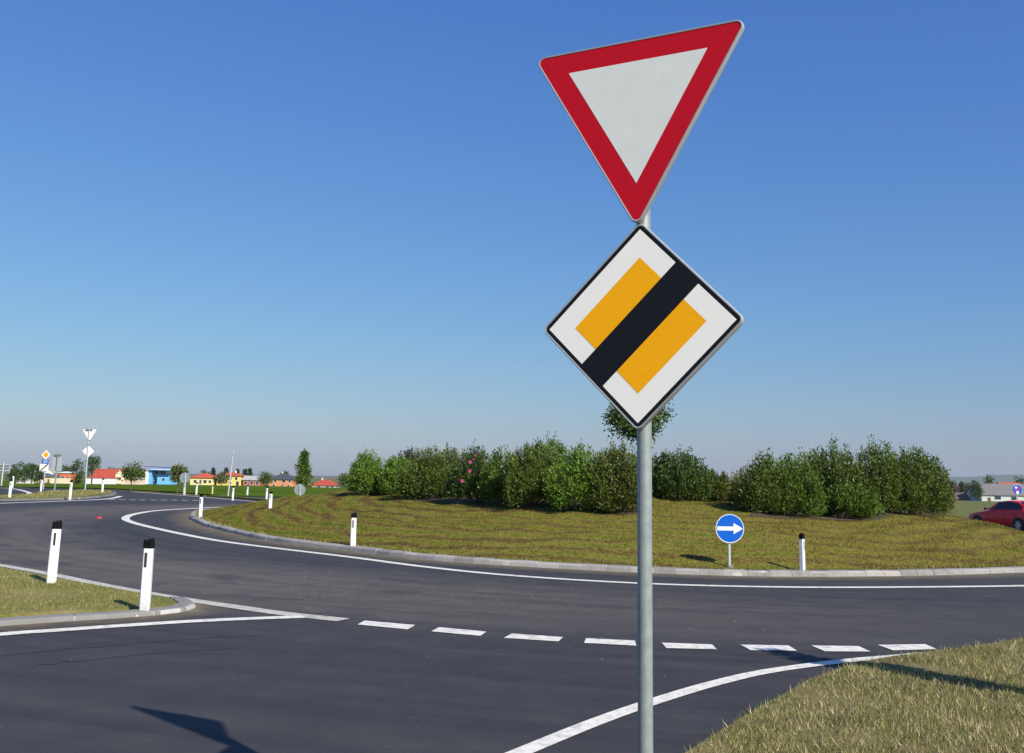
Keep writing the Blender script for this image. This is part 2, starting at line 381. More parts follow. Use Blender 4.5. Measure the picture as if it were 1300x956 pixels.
# roundabout island outline (outer foot of the kerb) as a radius over the angle
kp = [(340, 647), (286, 648), (258, 649.3), (246, 651), (243, 655), (250, 663), (280, 673), (312, 681), (340, 687), (380, 692), (454, 700.5), (561, 713), (700, 721.5), (746, 724), (838, 728.5), (977, 732.5), (1115, 731.7), (1300, 726)]
kq = sorted([(math.atan2(p.y-CY, p.x-CX) % (2*math.pi), math.hypot(p.x-CX, p.y-CY)) for p in (G(a, b) for a, b in kp)])
a0, a1 = kq[0][0], kq[-1][0]
for k in range(1, 12):
    a = a1+(a0+2*math.pi-a1)*k/12; t = k/12; kq.append((a, (kq[-1][1] if False else 16.8)))
kq = sorted((a % (2*math.pi), r) for a, r in kq)
ka = np.array([a for a, _ in kq]); kr = np.array([r for _, r in kq])
_g = np.linspace(0, 2*np.pi, 721)[:-1]
_rb = np.interp(_g, np.r_[ka[-1]-2*np.pi, ka, ka[0]+2*np.pi], np.r_[kr[-1], kr, kr[0]])
_ker = np.hanning(31); _ker /= _ker.sum()
_rb = np.convolve(np.r_[_rb[-15:], _rb, _rb[:15]], _ker, 'valid')
def rb(a): return float(np.interp(a % (2*math.pi), np.r_[_g, 2*math.pi], np.r_[_rb, _rb[0]]))
KERB_W, KERB_H = .24, .115
def rise(s):
    if s <= 0: return 0
    t = min(1, s/11.0); return 1.28*(1-(1-t)**1.35)*sstep(-.6, 1.2, s)
def mound(x, y):
    a = math.atan2(y-CY, x-CX); r = math.hypot(x-CX, y-CY); s = rb(a)-KERB_W-r
    lump = .035*math.sin(x*1.3+y*.7)*math.sin(y*.9-x*.4)+.02*math.sin(x*3.1-y*2.2)
    return terrain(x, y)+(KERB_H-.015 if s > -.02 else 0)+rise(s)*(1-.5*sstep(14.6, 18.5, x))*(1+.13*(1-sstep(-7, -1, x)))+lump*sstep(.3, 2.5, s)
mb = MB(); NA = 360; ks = [1, .985, .96, .93]+[.9-.045*i for i in range(20)]; vs = []
for k in ks:
    for j in range(NA):
        a = 2*math.pi*j/NA; r = (rb(a)-KERB_W+.01)*k; x, y = CX+r*math.cos(a), CY+r*math.sin(a); vs.append((x, y, mound(x, y)))
mb.add(vs, [(i*NA+j, i*NA+(j+1) % NA, (i+1)*NA+(j+1) % NA, (i+1)*NA+j) for i in range(len(ks)-1) for j in range(NA)])
mb.add([vs[(len(ks)-1)*NA+j] for j in range(NA)], [tuple(range(NA))])
tag(mb.build('island_ground', M['turf'], smooth=True), kind='structure')
# kerb stones round the island
def kerb_path(name, P, inward, mat, length, prof, rnd):
    """stones along P (2-D points); prof = [(inset, height)...]"""
    mb = MB(); acc = [0]
    for a, b in zip(P, P[1:]): acc.append(acc[-1]+(b-a).length)
    def at(s):
        s = min(max(s, 0), acc[-1]-1e-6); i = max(k for k in range(len(P)-1) if acc[k] <= s); f = (s-acc[i])/(acc[i+1]-acc[i])
        p = P[i].lerp(P[i+1], f); t0 = (P[i]-P[max(i-1, 0)])+(P[i+1]-P[i]); t1 = (P[i+1]-P[i])+(P[min(i+2, len(P)-1)]-P[i+1]); t = t0.normalized().lerp(t1.normalized(), f).normalized()
        return p, Vector((-t.y, t.x))*inward
    s = 0
    while s < acc[-1]-.05:
        L = length*rnd.uniform(.9, 1.1); e = min(s+L-(.022 if length > .9 else .014), acc[-1]); j = rnd.uniform(-.006, .006); h = rnd.uniform(-.006, .006)
        vs = []; m = max(2, int(L/.35)+1); k = len(prof)
        for q in range(m):
            p, nn = at(s+(e-s)*q/(m-1))
            for ins, z in prof:
                x, y = p.x+nn.x*(ins+j), p.y+nn.y*(ins+j); vs.append((x, y, terrain(x, y)+z+(h if z > 0 else 0)))
        fs = []
        for q in range(m-1):
            for i in range(k-1): fs.append((q*k+i, (q+1)*k+i, (q+1)*k+i+1, q*k+i+1) if inward < 0 else (q*k+i+1, (q+1)*k+i+1, (q+1)*k+i, q*k+i))
        fs += [tuple(range(k)), tuple(range((m-1)*k, m*k))]
        mb.add(vs, fs); s += L
    mb.mi = 1; core = [(i+.006 if n_ < 2 else (i-.006 if n_ > len(prof)-3 else i), z-.007) for n_, (i, z) in enumerate(prof)]
    vs = [(p.x+nn.x*i, p.y+nn.y*i, terrain(p.x+nn.x*i, p.y+nn.y*i)+z) for p, nn in (at(acc[-1]*q/400) for q in range(401)) for i, z in core]; k = len(core)
    mb.add(vs, [(q*k+i, (q+1)*k+i, (q+1)*k+i+1, q*k+i+1) for q in range(400) for i in range(k-1)])
    return tag(mb.build(name, [mat, M['mortar']]), kind='structure')
M['mortar'] = plain('kerb_mortar', (.40, .38, .34), .95, var=.2, scale=5)
rnd = random.Random(4)
P = [Vector((CX+rb(R(a))*math.cos(R(a)), CY+rb(R(a))*math.sin(R(a)))) for a in range(0, 362, 2)]
kerb_path('island_kerb', P, 1, M['granite'], .48, [(0, -.06), (.03, .075), (.055, KERB_H-.012), (.085, KERB_H), (KERB_W, KERB_H), (KERB_W+.01, -.03)], rnd)
# dust collected along the foot of the kerb
def dust(name, P, width, side):
    mb = MB(); vs = []
    for i, p in enumerate(P):
        t = (P[min(i+1, len(P)-1)]-P[max(i-1, 0)]).normalized(); q = Vector((-t.y, t.x))*side
        for s in (-.03, width):
            x, y = p.x+q.x*s, p.y+q.y*s; vs.append((x, y, terrain(x, y)+.004))
    mb.add(vs, [(2*i, 2*i+1, 2*i+3, 2*i+2) for i in range(len(P)-1)])
    o = mb.build(name, M['dust']); at = o.data.attributes.new('edge', 'FLOAT', 'POINT')
    at.data.foreach_set('value', [1.0, 0.0]*len(P)); return tag(o, kind='structure')
M['dust'] = dustmat()
dust('gutter_dust', P, .9, -1)

# painted lines
ribbon('edge_line', xy([(372, 644.4), (345, 644.6), (288, 644), (250, 645.4), (200, 648.4), (172, 652.6), (160, 657), (163, 661.5), (185, 668), (240, 680), (300, 690), (440, 707), (540, 720), (650, 731), (800, 740.3), (950, 745), (1100, 746), (1300, 744), (1420, 740)]), (.30, .22), .008, M['paint'])
ribbon('edge_line', xy([(-60, 709), (0, 718), (60, 728.5), (115, 740), (175, 751.5), (235, 761.5), (300, 771), (360, 779.5), (436, 787.6)]), (.2, .3), .008, M['old_paint'])
ribbon('edge_line', xy([(-120, 819), (0, 806), (70, 801), (150, 795.3), (250, 789), (330, 785.5), (385, 783.6)]), .22, .0085, M['paint'])
ribbon('edge_line', xy([(640, 965), (760, 916), (844, 887), (912, 867), (977, 852.5), (1069, 840.2), (1138, 834), (1189, 829.8), (1214, 828.4)]), (.15, .17), .008, M['paint'])
ribbon('edge_line', xy([(-90, 643), (0, 639.2), (60, 637), (120, 634.6), (143, 632.6), (153, 630)]), .3, .008, M['paint'])
ribbon('edge_line', xy([(-60, 618.7), (0, 619.6), (20, 621.2), (33, 624.2), (38, 626.6), (31, 629)]), .3, .008, M['paint'])
ribbon('edge_line', xy([(168, 624.4), (210, 627.6), (250, 630.5), (290, 634), (340, 638.2), (372, 640.5)]), .35, .008, M['old_paint'])
for q in ([(453.8, 793.6), (463, 788.6), (527, 794.2), (517.8, 799.8)], [(547.7, 802.3), (557, 797), (617.5, 802.6), (610, 808)], [(639.5, 810.6), (650, 805), (715, 809.6), (709, 815)],
          [(741.5, 817), (744, 811), (806, 814), (808, 820.5)], [(840, 816.6), (846, 823.6), (910, 825), (904, 819)], [(940, 819.2), (953, 826.2), (1012, 827), (1001, 820.2)],
          [(1030, 820.2), (1047, 827.6), (1105, 828), (1090, 821)], [(1114.5, 819.4), (1134, 826.4), (1189, 824.8), (1174.5, 818.5)]):
    P2 = [G(a, b) for a, b in q]; c = sum(P2, Vector())/4
    P2.sort(key=lambda p: math.atan2(p.y-c.y, p.x-c.x))
    mb = MB(); mb.add([(p.x, p.y, terrain(p.x, p.y)+.008) for p in P2], [(0, 1, 2, 3)])
    tag(mb.build('road_marking', M['paint']), kind='structure')
for i in range(9):
    x = 138+i*13.2; y = 634.4+i*.12
    a, b = G(x, y), G(x+8, y+.08); ribbon('road_marking', [(a.x, a.y), (b.x, b.y)], .4, .008, M['paint'])

# grass islands and verges
lawn_poly = xy([(-120, 708), (0, 723.5), (55, 734), (115, 745.5), (175, 756.5), (222, 764), (232, 767), (224, 770.5), (195, 774.5), (140, 777.5), (80, 780.5), (0, 785), (-120, 792)])
sheet('traffic_island_ground', lawn_poly, .05, M['lawn'], 2, .12)
ke = [Vector(p) for p in xy([(-120, 803.5), (0, 795.5), (40, 792.6), (80, 789.6), (140, 786), (195, 781.8), (230, 777.8), (249, 772.4), (247, 768), (236, 763)])]
kerb_path('traffic_island_kerb', smooth_line(ke, 5), 1, M['concrete'], .95, [(0, -.05), (.02, .03), (.045, .054), (.07, .06), (.24, .062), (.25, -.03)], rnd)
dust('traffic_island_dust', smooth_line(ke, 5), .55, -1)
split_poly = xy([(-100, 637.4), (0, 634.6), (60, 633.4), (110, 631.6), (140, 628.2), (146, 626.2), (136, 624.4), (105, 623.6), (60, 625), (38, 629.2), (0, 630.6), (-100, 631.6)])
sheet('splitter_island_ground', split_poly, .10, M['lawn'], 4, .16)
ks2 = [Vector(p) for p in xy([(-100, 639.4), (0, 636.4), (60, 635.0), (110, 633.2), (140, 630), (149, 627), (138, 624.0)])]
kerb_path('splitter_island_kerb', smooth_line(ks2, 5), 1, M['concrete'], .8, [(0, -.05), (.03, .06), (.07, .09), (.26, .095), (.27, 0)], rnd)
verge_poly = xy([(840, 985), (940, 920), (1030, 868), (1085, 847.5), (1130, 839.5), (1170, 834.2), (1205, 830), (1250, 823), (1300, 816), (1500, 791)])+[(32, 18), (38, 10), (38, -8), (-5, -8), (-3.5, -1), (-1.4, 3.4), (0, 5.2)]
sheet('verge_ground', verge_poly, .05, M['verge'], 2, .08)
sliver = xy([(262, 630.6), (292, 632.4), (330, 635.4), (366, 637.8), (374, 637), (330, 634.2), (298, 632), (290, 630.6)])
sheet('sliver_ground', sliver, .1, M['ground'], 4, .14)

# grass blades
def inside(P, poly):
    x, y = P[:, 0], P[:, 1]; c = np.zeros(len(P), bool); n = len(poly)
    for i in range(n):
        x0, y0 = poly[i]; x1, y1 = poly[(i+1) % n]
        k = ((y0 > y) != (y1 > y)) & (x < (x1-x0)*(y-y0)/(y1-y0+1e-12)+x0); c ^= k
    return c
def blades(name, P, zf, hmin, hmax, wid, mat, rg, lean=.5):
    n = len(P); z = np.array([zf(a, b) for a, b in P]); h = rg.uniform(hmin, hmax, n)*rg.uniform(.6, 1, n)
    a = rg.uniform(0, 2*np.pi, n); l = rg.uniform(0, lean, n)*h; q = rg.uniform(0, 2*np.pi, n); wd = wid*rg.uniform(.6, 1.3, n)
    V = np.zeros((n, 3, 3)); V[:, 0] = np.c_[P[:, 0]-wd*np.cos(a), P[:, 1]-wd*np.sin(a), z-.01]; V[:, 1] = np.c_[P[:, 0]+wd*np.cos(a), P[:, 1]+wd*np.sin(a), z-.01]
    V[:, 2] = np.c_[P[:, 0]+l*np.cos(q), P[:, 1]+l*np.sin(q), z+h]
    return np_mesh(name, V.reshape(-1, 3), 3, mat)
rg = np.random.default_rng(3)
def clumpy(P, rg, s, keep):
    f = np.sin(P[:, 0]*s)+np.sin(P[:, 1]*s*1.13+P[:, 0]*.7*s)+np.sin((P[:, 0]-P[:, 1])*s*.53); return P[rg.uniform(-3, 3, len(P))*keep < f+1.2]
P = np.c_[rg.uniform(-1, 13, 420000), rg.uniform(4, 18, 420000)]; P = P[inside(P, verge_poly)]; P = P[np.abs(P[:, 0]/P[:, 1]) < .62]; P = clumpy(P, rg, 4.1, .8)
n1 = int(len(P)*.965)
tag(blades('verge_grass', P[:n1], lambda x, y: terrain(x, y)+.05, .02, .08, .0036, M['verge_blades'], rg, 1.4), kind='stuff')
P2 = P[n1:]; tag(blades('verge_grass', P2, lambda x, y: terrain(x, y)+.05, .06, .16, .002, M['verge_blades'], rg, .8), kind='stuff')
P = np.c_[rg.uniform(-12, -3, 90000), rg.uniform(12, 21, 90000)]; P = P[inside(P, lawn_poly)]; P = clumpy(P, rg, 3.1, .8)
tag(blades('lawn_grass', P, lambda x, y: terrain(x, y)+.05, .015, .05, .004, M['lawn_blades'], rg, 1.2), kind='stuff')
n = 210000; a = rg.uniform(R(165), R(345), n); rr_ = np.array([rb(q) for q in a])-KERB_W-.02; r = rr_-(rg.uniform(0, 1, n)**1.5)*10.5
P = np.c_[CX+r*np.cos(a), CY+r*np.sin(a)]
tag(blades('island_grass', P, mound, .02, .06, .009, M['turf_blades'], rg, 1.4), kind='stuff')
P = np.c_[rg.uniform(-60, -15, 60000), rg.uniform(50, 85, 60000)]; P = P[inside(P, split_poly)]
tag(blades('splitter_grass', P, lambda x, y: terrain(x, y)+.10, .03, .09, .02, M['lawn_blades'], rg, .9), kind='stuff')
n = 2600; a = rg.uniform(R(165), R(345), n); r = np.array([rb(q) for q in a])-KERB_W+.03-rg.uniform(0, .14, n)
tag(blades('kerb_grass', np.c_[CX+r*np.cos(a), CY+r*np.sin(a)], mound, .04, .13, .008, M['lawn_blades'], rg, .8), kind='stuff')

# loose chippings swept to the quiet part of the asphalt, and tar seams
n = 420; rg2 = np.random.default_rng(8); C_ = np.c_[rg2.normal(-2.2, 2.6, n), rg2.normal(16.2, 1.5, n)]; C_[:90] = np.c_[rg2.uniform(-8, 4, 90), rg2.uniform(9, 20, 90)]
V_ = np.zeros((n, 4, 3, 3)); sz = rg2.uniform(.003, .0085, n)
for i in range(n):
    z0 = terrain(*C_[i])+.001; a = rg2.uniform(0, 6.28); pts_ = [np.array([C_[i, 0]+sz[i]*math.cos(a+k*2.094)*rg2.uniform(.7, 1.4), C_[i, 1]+sz[i]*math.sin(a+k*2.094)*rg2.uniform(.7, 1.4), z0]) for k in range(3)]
    ap = np.array([C_[i, 0], C_[i, 1], z0+sz[i]*1.1])
    for k in range(3): V_[i, k] = (pts_[k], pts_[(k+1) % 3], ap)
    V_[i, 3] = (pts_[2], pts_[1], pts_[0])
tag(np_mesh('chippings', V_.reshape(-1, 3), 3, plain('stone_chips', (.30, .27, .22), .9, var=.3, scale=3)), kind='stuff')
M['tar'] = plain('tar_seam', (.034, .033, .034), .7, var=.25, scale=6)
for L_, w_ in (([(-40, 838), (60, 827), (150, 819), (240, 812), (330, 806)], .022), ([(40, 846), (120, 837), (230, 827), (300, 823)], .018)):
    q_ = xy(L_); q_ = [(x+rnd.uniform(-.04, .04), y+rnd.uniform(-.04, .04)) for x, y in smooth_line(q_, 5)]; ribbon('tar_seam', q_, w_, .004, M['tar'], 3)

# ------------------------------------------------------------------ hills on the horizon
def hill(name, pts, Y, mat):
    mb = MB(); top = []; bot = []; back = []
    for px, py in pts:
        p = A(px, py, Y); top.append((p.x, Y+500, max(p.z*1.08, 3))); bot.append((p.x, Y, ZF-.5)); back.append((p.x, Y+1300, ZF-.5))
    n = len(pts); mb.add(bot+top+back, [(i, i+1, n+i+1, n+i) for i in range(n-1)]+[(n+i, n+i+1, 2*n+i+1, 2*n+i) for i in range(n-1)])
    return tag(mb.build(name, mat, smooth=True), kind='structure')
M['hill'] = plain('wooded_hill', (.045, .075, .03), .95, var=.35, scale=.01)
rnd = random.Random(9)
hill('hills', [(x, 603.2+.006*(x-400)+1.2*math.sin(x*.021)+rnd.uniform(-.4, .4)) for x in range(-160, 700, 20)], 6000, M['hill'])
hill('hills', [(x, 611.5-(0 if x < 1100 else 5.5*sstep(1120, 1275, x)+2.0*sstep(1255, 1310, x))+.9*math.sin(x*.05)+rnd.uniform(-.3, .3)) for x in range(860, 1480, 12)], 6000, M['hill'])

# ------------------------------------------------------------------ signs
def rounded(poly, r, n=6):
    out = []; k = len(poly)
    for i in range(k):
        a, b, c = Vector(poly[i-1]), Vector(poly[i]), Vector(poly[(i+1) % k])
        u, v = (a-b).normalized(), (c-b).normalized(); ang = u.angle(v); d = r/math.tan(ang/2)
        p, q = b+u*d, b+v*d; ctr = b+(u+v).normalized()*(r/math.sin(ang/2))
        s = math.atan2(p.y-ctr.y, p.x-ctr.x); e = math.atan2(q.y-ctr.y, q.x-ctr.x)
        while e-s > math.pi: e -= 2*math.pi
        while e-s < -math.pi: e += 2*math.pi
        out += [(ctr.x+r*math.cos(s+(e-s)*t/n), ctr.y+r*math.sin(s+(e-s)*t/n)) for t in range(n+1)]
    return out
def inset(poly, d):
    k = len(poly); out = []                    # counter-clockwise convex polygon moved inwards
    for i in range(k):
        a, b, c = Vector(poly[i-1]), Vector(poly[i]), Vector(poly[(i+1) % k])
        n1 = Vector((-(b-a).y, (b-a).x)).normalized(); n2 = Vector((-(c-b).y, (c-b).x)).normalized(); m = (n1+n2); m /= (1+n1.dot(n2))
        out.append((b.x+m.x*d, b.y+m.y*d))
    return out
def facing(o, yaw, tilt=0, roll=0):
    u = Vector((math.cos(yaw), math.sin(yaw), 0)); n = Vector((math.sin(yaw), -math.cos(yaw), 0))
    v = Vector((0, 0, 1))*math.cos(tilt)+n*math.sin(tilt); n = u.cross(v)
    return (Vector(o), u*math.cos(roll)+v*math.sin(roll), -u*math.sin(roll)+v*math.cos(roll), n)
def panel(name, shape, fr, parent, rim, back_mat, field_mat, depth=.022, r=.04, lip=.009):
    """sheet metal sign tray: rim with rolled lip, back sheet and printed front; returns the front outline"""
    out = rounded(shape, r) if r else shape; inn = inset(out, lip)
    mb = MB(); mb.mi = 0
    o, u, v, n = fr; k = len(out)
    mid = inset(out, lip*.45)
    rows = [(out, -depth), (out, -.003), (mid, .003), (inn, .002), (inn, -.002)]
    vs = [o+u*a+v*b+n*d for row, d in rows for a, b in row]
    mb.add(vs, [(q*k+i, q*k+(i+1) % k, (q+1)*k+(i+1) % k, (q+1)*k+i) for q in range(len(rows)-1) for i in range(k)])
    rim_o = MB(); rim_o.v, rim_o.f, rim_o.m = mb.v, mb.f, mb.m
    p = MB(); p.mi = 0; p.prism(inn, fr, -.006, 0, sides=False); p.mi = 1
    face = p.build(name, [field_mat, back_mat], parent)
    me = face.data; me.polygons[0].material_index = 1; me.polygons[1].material_index = 0
    rim_o.build('sign_rim', rim, face, smooth=True)
    return face, inn
def overlay(face, mats, polys, fr):            # printed films on a sign face, each 0.7 mm above the last
    mb = MB()
    for i, (poly, mi, lv) in enumerate(polys):
        mb.mi = mi; mb.prism(poly, fr, 0, .0007*lv, sides=False, back=False)
    return mb.build('printed_face', mats, face)
SQ = lambda q: [(0, -q), (q, 0), (0, q), (-q, 0)]
def TRI(s): h = s*math.sqrt(3)/2; return [(0, -2*h/3), (s/2, h/3), (-s/2, h/3)]
def diamond_end(parent, fr, side, r=.03):      # end of priority road
    q = side/math.sqrt(2); face, _ = panel('priority_panel', SQ(q), fr, parent, M['alu'], M['sign_back'], M['black'], r=r)
    w_ = q-.036; y_ = q*.645; b = side*.108; h = side/2-.0105
    c45 = math.sqrt(.5); rot = lambda p: ((p[0]-p[1])*c45, (p[0]+p[1])*c45)
    band = [rot(p) for p in ((-h, -b), (h, -b), (h, b), (-h, b))]
    overlay(face, [M['sign_white'], M['yellow'], M['black']], [(SQ(w_), 0, 1), (SQ(y_), 1, 2), (band, 2, 3)], fr)
    return face
def yield_face(parent, fr, side, r=.031):
    face, _ = panel('yield_panel', TRI(side), fr, parent, M['alu'], M['sign_back'], M['red'], r=r)
    overlay(face, [M['sign_grey_white']], [(TRI(side*.645), 0, 1)], fr)
    return face
def clamp(parent, p, fr, width, rad):
    mb = MB(); o, u, v, n = fr; c = Vector(p)
    mb.prism([(-width/2, -.018), (width/2, -.018), (width/2, .018), (-width/2, .018)], (Vector((o.x, o.y, c.z)), u, Vector((0, 0, 1)), n), -.046, -.028)
    mb.tube([c-Vector((0, 0, .02)), c+Vector((0, 0, .02))], rad+.006, 18)
    return mb.build('clamp', M['zinc'], parent, smooth=True)

# the large sign post in front
base = Vector((.556, 4.178, terrain(.556, 4.178)+.03))
t = empty('road_sign', base, 'large foreground steel post with red and white yield triangle above yellow and black striped diamond', 'road sign')
mb = MB(); lean = Vector((-.006, 0, 3.62)); rp = .0302
mb.tube([(0, 0, -.1), lean], rp, 32); mb.tube([lean, lean+Vector((0, 0, .012))], [rp+.002, rp*.7], 24)
mb.build('pole', M['zinc'], t, smooth=True)
mb = MB(); mb.tube([(0, 0, -.05), (0, 0, .05)], [.16, .12], 20); mb.build('footing', M['concrete'], t)
fr = facing(Vector((.514, 4.128, 3.457))-base, R(-26.7), R(-.6), R(.3)); yield_face(t, fr, .974)
for z in (3.20, 3.55): clamp(t, Vector((-.004, 0, z-base.z)), fr, .22 if z < 3.4 else .5, rp)
fr = facing(Vector((.525, 4.128, 2.491))-base, R(-27), R(-1.6), R(-.2)); diamond_end(t, fr, .628)
for z in (2.28, 2.66): clamp(t, Vector((-.003, 0, z-base.z)), fr, .34, rp)

# blue arrow sign on the island
def disc(n, r): return [(r*math.cos(2*math.pi*k/n), r*math.sin(2*math.pi*k/n)) for k in range(n)]
b0 = G(926.5, 720.5, lambda x, y: mound(x, y)); bY = b0.y
t = empty('arrow_sign', b0, 'round blue sign with white right arrow on a short pale post', 'road sign')
c = A(926.6, 671, bY)-b0; rad = (A(926.6, 652.3, bY)-A(926.6, 689.7, bY)).z/2
mb = MB(); mb.tube([(0, .045, -.1), (0, .045, c.z+.2)], .03, 16); mb.build('post', M['zinc_pale'], t, smooth=True)
mb = MB(); mb.tube([(0.0, .045, -.02), (0, .045, .045)], [.085, .07], 14); mb.build('footing', M['concrete'], t)
fr = facing((c.x, 0, c.z), R(0)); face, _ = panel('disc', disc(40, rad), fr, t, M['alu'], M['sign_back'], M['sign_white'], r=0, lip=.008)
ar = [(-.86, -.135), (.26, -.135), (.26, -.37), (.9, 0), (.26, .37), (.26, .135), (-.86, .135)]
overlay(face, [M['blue'], M['sign_white']], [(disc(40, rad*.935), 0, 1), ([(a*rad, b*rad) for a, b in ar], 1, 2)], fr)
clamp(t, Vector((0, .045, c.z+.05)), fr, .3, .03)

# far yield and diamond pair seen from behind
def back_pair():
    b = G(108, 622.2); Y = b.y; t = empty('road_sign', b, 'grey backs of a triangle and a diamond on a tall post in front of trees', 'road sign')
    top = A(113.4, 543.5, Y)-b
    mb = MB(); mb.tube([(0, 0, -.1), (top.x, 0, top.z)], .045, 12); mb.build('pole', M['zinc_pale'], t, smooth=True)
    c = A(113.4, 550, Y)-b; fr = facing((c.x, -.04, c.z), R(180)); fr = (Vector((c.x, .06, c.z)), Vector((-1, 0, 0)), Vector((0, 0, 1)), Vector((0, 1, 0)))
    panel('yield_panel', TRI(1.1), fr, t, M['alu'], M['sign_white'], M['red'], depth=.03, r=.05)
    d = A(111.8, 572.6, Y)-b; fr2 = (Vector((d.x, .06, d.z)), Vector((-1, 0, 0)), Vector((0, 0, 1)), Vector((0, 1, 0)))
    panel('priority_panel', SQ(.47), fr2, t, M['alu'], M['sign_white'], M['black'], depth=.03, r=.03)
    for z in (c.z+.27, c.z-.52, d.z+.5): 
        mb = MB(); mb.box((top.x*z/top.z, -.03, z), (.5 if z > d.z+.8 and z > c.z else .26, .05, .06)); mb.build('clamp', M['zinc'], t)
back_pair()
# priority road sign with road number plate and end-of-section plate
def prio():
    b = G(54.5, 621.6); Y = b.y; t = empty('road_sign', b, 'yellow diamond sign over small blue number plate and white plate with black slash', 'road sign')
    top = A(59, 573, Y)-b
    mb = MB(); mb.tube([(0, .05, -.1), (top.x, .05, top.z)], .035, 12); mb.build('pole', M['zinc_pale'], t, smooth=True)
    c = A(58.4, 577.4, Y)-b; fr = facing((c.x, 0, c.z), R(-8)); face, _ = panel('priority_panel', SQ(.37), fr, t, M['alu'], M['sign_back'], M['sign_white'], r=.02)
    overlay(face, [M['yellow']], [(SQ(.235), 0, 1)], fr)
    c = A(57.5, 586, Y)-b; fr = facing((c.x, 0, c.z), R(-8)); hw, hh = .27, .17
    face, _ = panel('number_plate', [(-hw, -hh), (hw, -hh), (hw, hh), (-hw, hh)], fr, t, M['alu'], M['sign_back'], M['blue'], r=.02)
    cu = bpy.data.curves.new('digits', 'FONT'); cu.body = '50'; cu.size = .34; cu.align_x = 'CENTER'; cu.align_y = 'CENTER'
    tmp = bpy.data.objects.new('digits', cu); COL.objects.link(tmp); bpy.context.view_layer.update()
    me = bpy.data.meshes.new_from_object(tmp.evaluated_get(bpy.context.evaluated_depsgraph_get())); bpy.data.objects.remove(tmp)
    me.materials.clear(); me.materials.append(M['sign_white']); o = bpy.data.objects.new('digits', me); COL.objects.link(o); o.parent = face
    oo, u, v, n = fr; p = oo+n*.003; o.matrix_local = Matrix(((u.x, v.x, n.x, p.x), (u.y, v.y, n.y, p.y), (u.z, v.z, n.z, p.z), (0, 0, 0, 1)))
    c = A(56, 593.6, Y)-b; fr = facing((c.x, 0, c.z), R(-8)); hw, hh = .36, .27
    face, _ = panel('end_plate', [(-hw, -hh), (hw, -hh), (hw, hh), (-hw, hh)], fr, t, M['alu'], M['sign_back'], M['sign_white'], r=.02)
    overlay(face, [M['black']], [([(-.34, -.25), (-.22, -.25), (.34, .25), (.22, .25)], 0, 1)], fr)
prio()
# slim post with a plain board seen from behind
def board_sign():
    b = G(69, 624.2); Y = b.y; t = empty('board_sign', b, 'slim grey post carrying a pale rectangular board under a flat cap', 'road sign')
    top = A(73.6, 577, Y)-b; c = A(71.6, 588, Y)-b
    mb = MB(); mb.tube([(0, 0, -.1), (top.x, 0, top.z)], .05, 12); mb.build('pole', M['zinc'], t, smooth=True)
    hw, hh = .36, .53; fr = (Vector((c.x, .09, c.z)), Vector((-1, 0, 0)), Vector((0, 0, 1)), Vector((0, 1, 0)))
    panel('board', [(-hw, -hh), (hw, -hh), (hw, hh), (-hw, hh)], fr, t, M['alu'], M['sign_back'], M['sign_white'], r=.03)
    mb = MB(); mb.box((top.x, 0, top.z), (.4, .12, .05)); mb.box((top.x, 0, top.z+.05), (.22, .1, .05)); mb.build('cap', M['zinc'], t)
board_sign()
def guide_board():
    b = G(1.5, 617); Y = b.y; t = empty('direction_sign', b, 'grey back of a wide direction board cut by the picture border', 'road sign')
    mb = MB(); z0 = (A(1.5, 587, Y)-b).z; mb.tube([(0, 0, -.1), (0.05, 0, z0)], .06, 12); mb.build('pole', M['zinc_pale'], t, smooth=True)
    p0, p1 = A(11.6, 601, Y)-b, A(-12, 588, Y)-b; cx, cz = (p0.x+p1.x)/2, (p0.z+p1.z)/2; hw, hh = (p0.x-p1.x)/2, (p1.z-p0.z)/2
    fr = (Vector((cx, .1, cz)), Vector((-1, 0, 0)), Vector((0, 0, 1)), Vector((0, 1, 0)))
    panel('board', [(-hw, -hh), (hw, -hh), (hw, hh), (-hw, hh)], fr, t, M['alu'], M['sign_back'], M['sign_white'], r=.03)
    mb = MB()
    for k in (-.6, .05, .6): mb.box((cx, .03, cz+k*hh), (2*hw*.94, .05, .05))
    mb.build('rail', M['zinc'], t)
guide_board()
def round_back(px, py, rp_, basepx, label, zf=terrain, lean=0):
    b = G(*basepx, zf); Y = b.y; t = empty('round_sign', b, label, 'road sign'); c = A(px, py, Y)-b; r = rp_*Y/FPX
    mb = MB(); mb.tube([(0, 0, -.1), (c.x, 0, c.z+r*.9)], .035, 12); mb.build('post', M['zinc_pale'], t, smooth=True)
    fr = (Vector((c.x, .05, c.z)), Vector((-1, 0, 0)), Vector((0, 0, 1)), Vector((0, 1, 0)))
    face, _ = panel('disc', disc(32, r), fr, t, M['alu'], M['zinc'], M['blue'], r=0, lip=.01)
    clamp(t, Vector((c.x, 0, c.z)), (Vector((c.x, 0, 0)), Vector((1, 0, 0)), Vector((0, 0, 1)), Vector((0, -1, 0))), r, .035)
round_back(234.6, 606.4, 6.6, (235, 628.6), 'grey back of a round sign rising behind a white guide post near the field')
round_back(380.6, 621.6, 7.2, (380.6, 636.2), 'grey back of a round sign below the slender young tree')
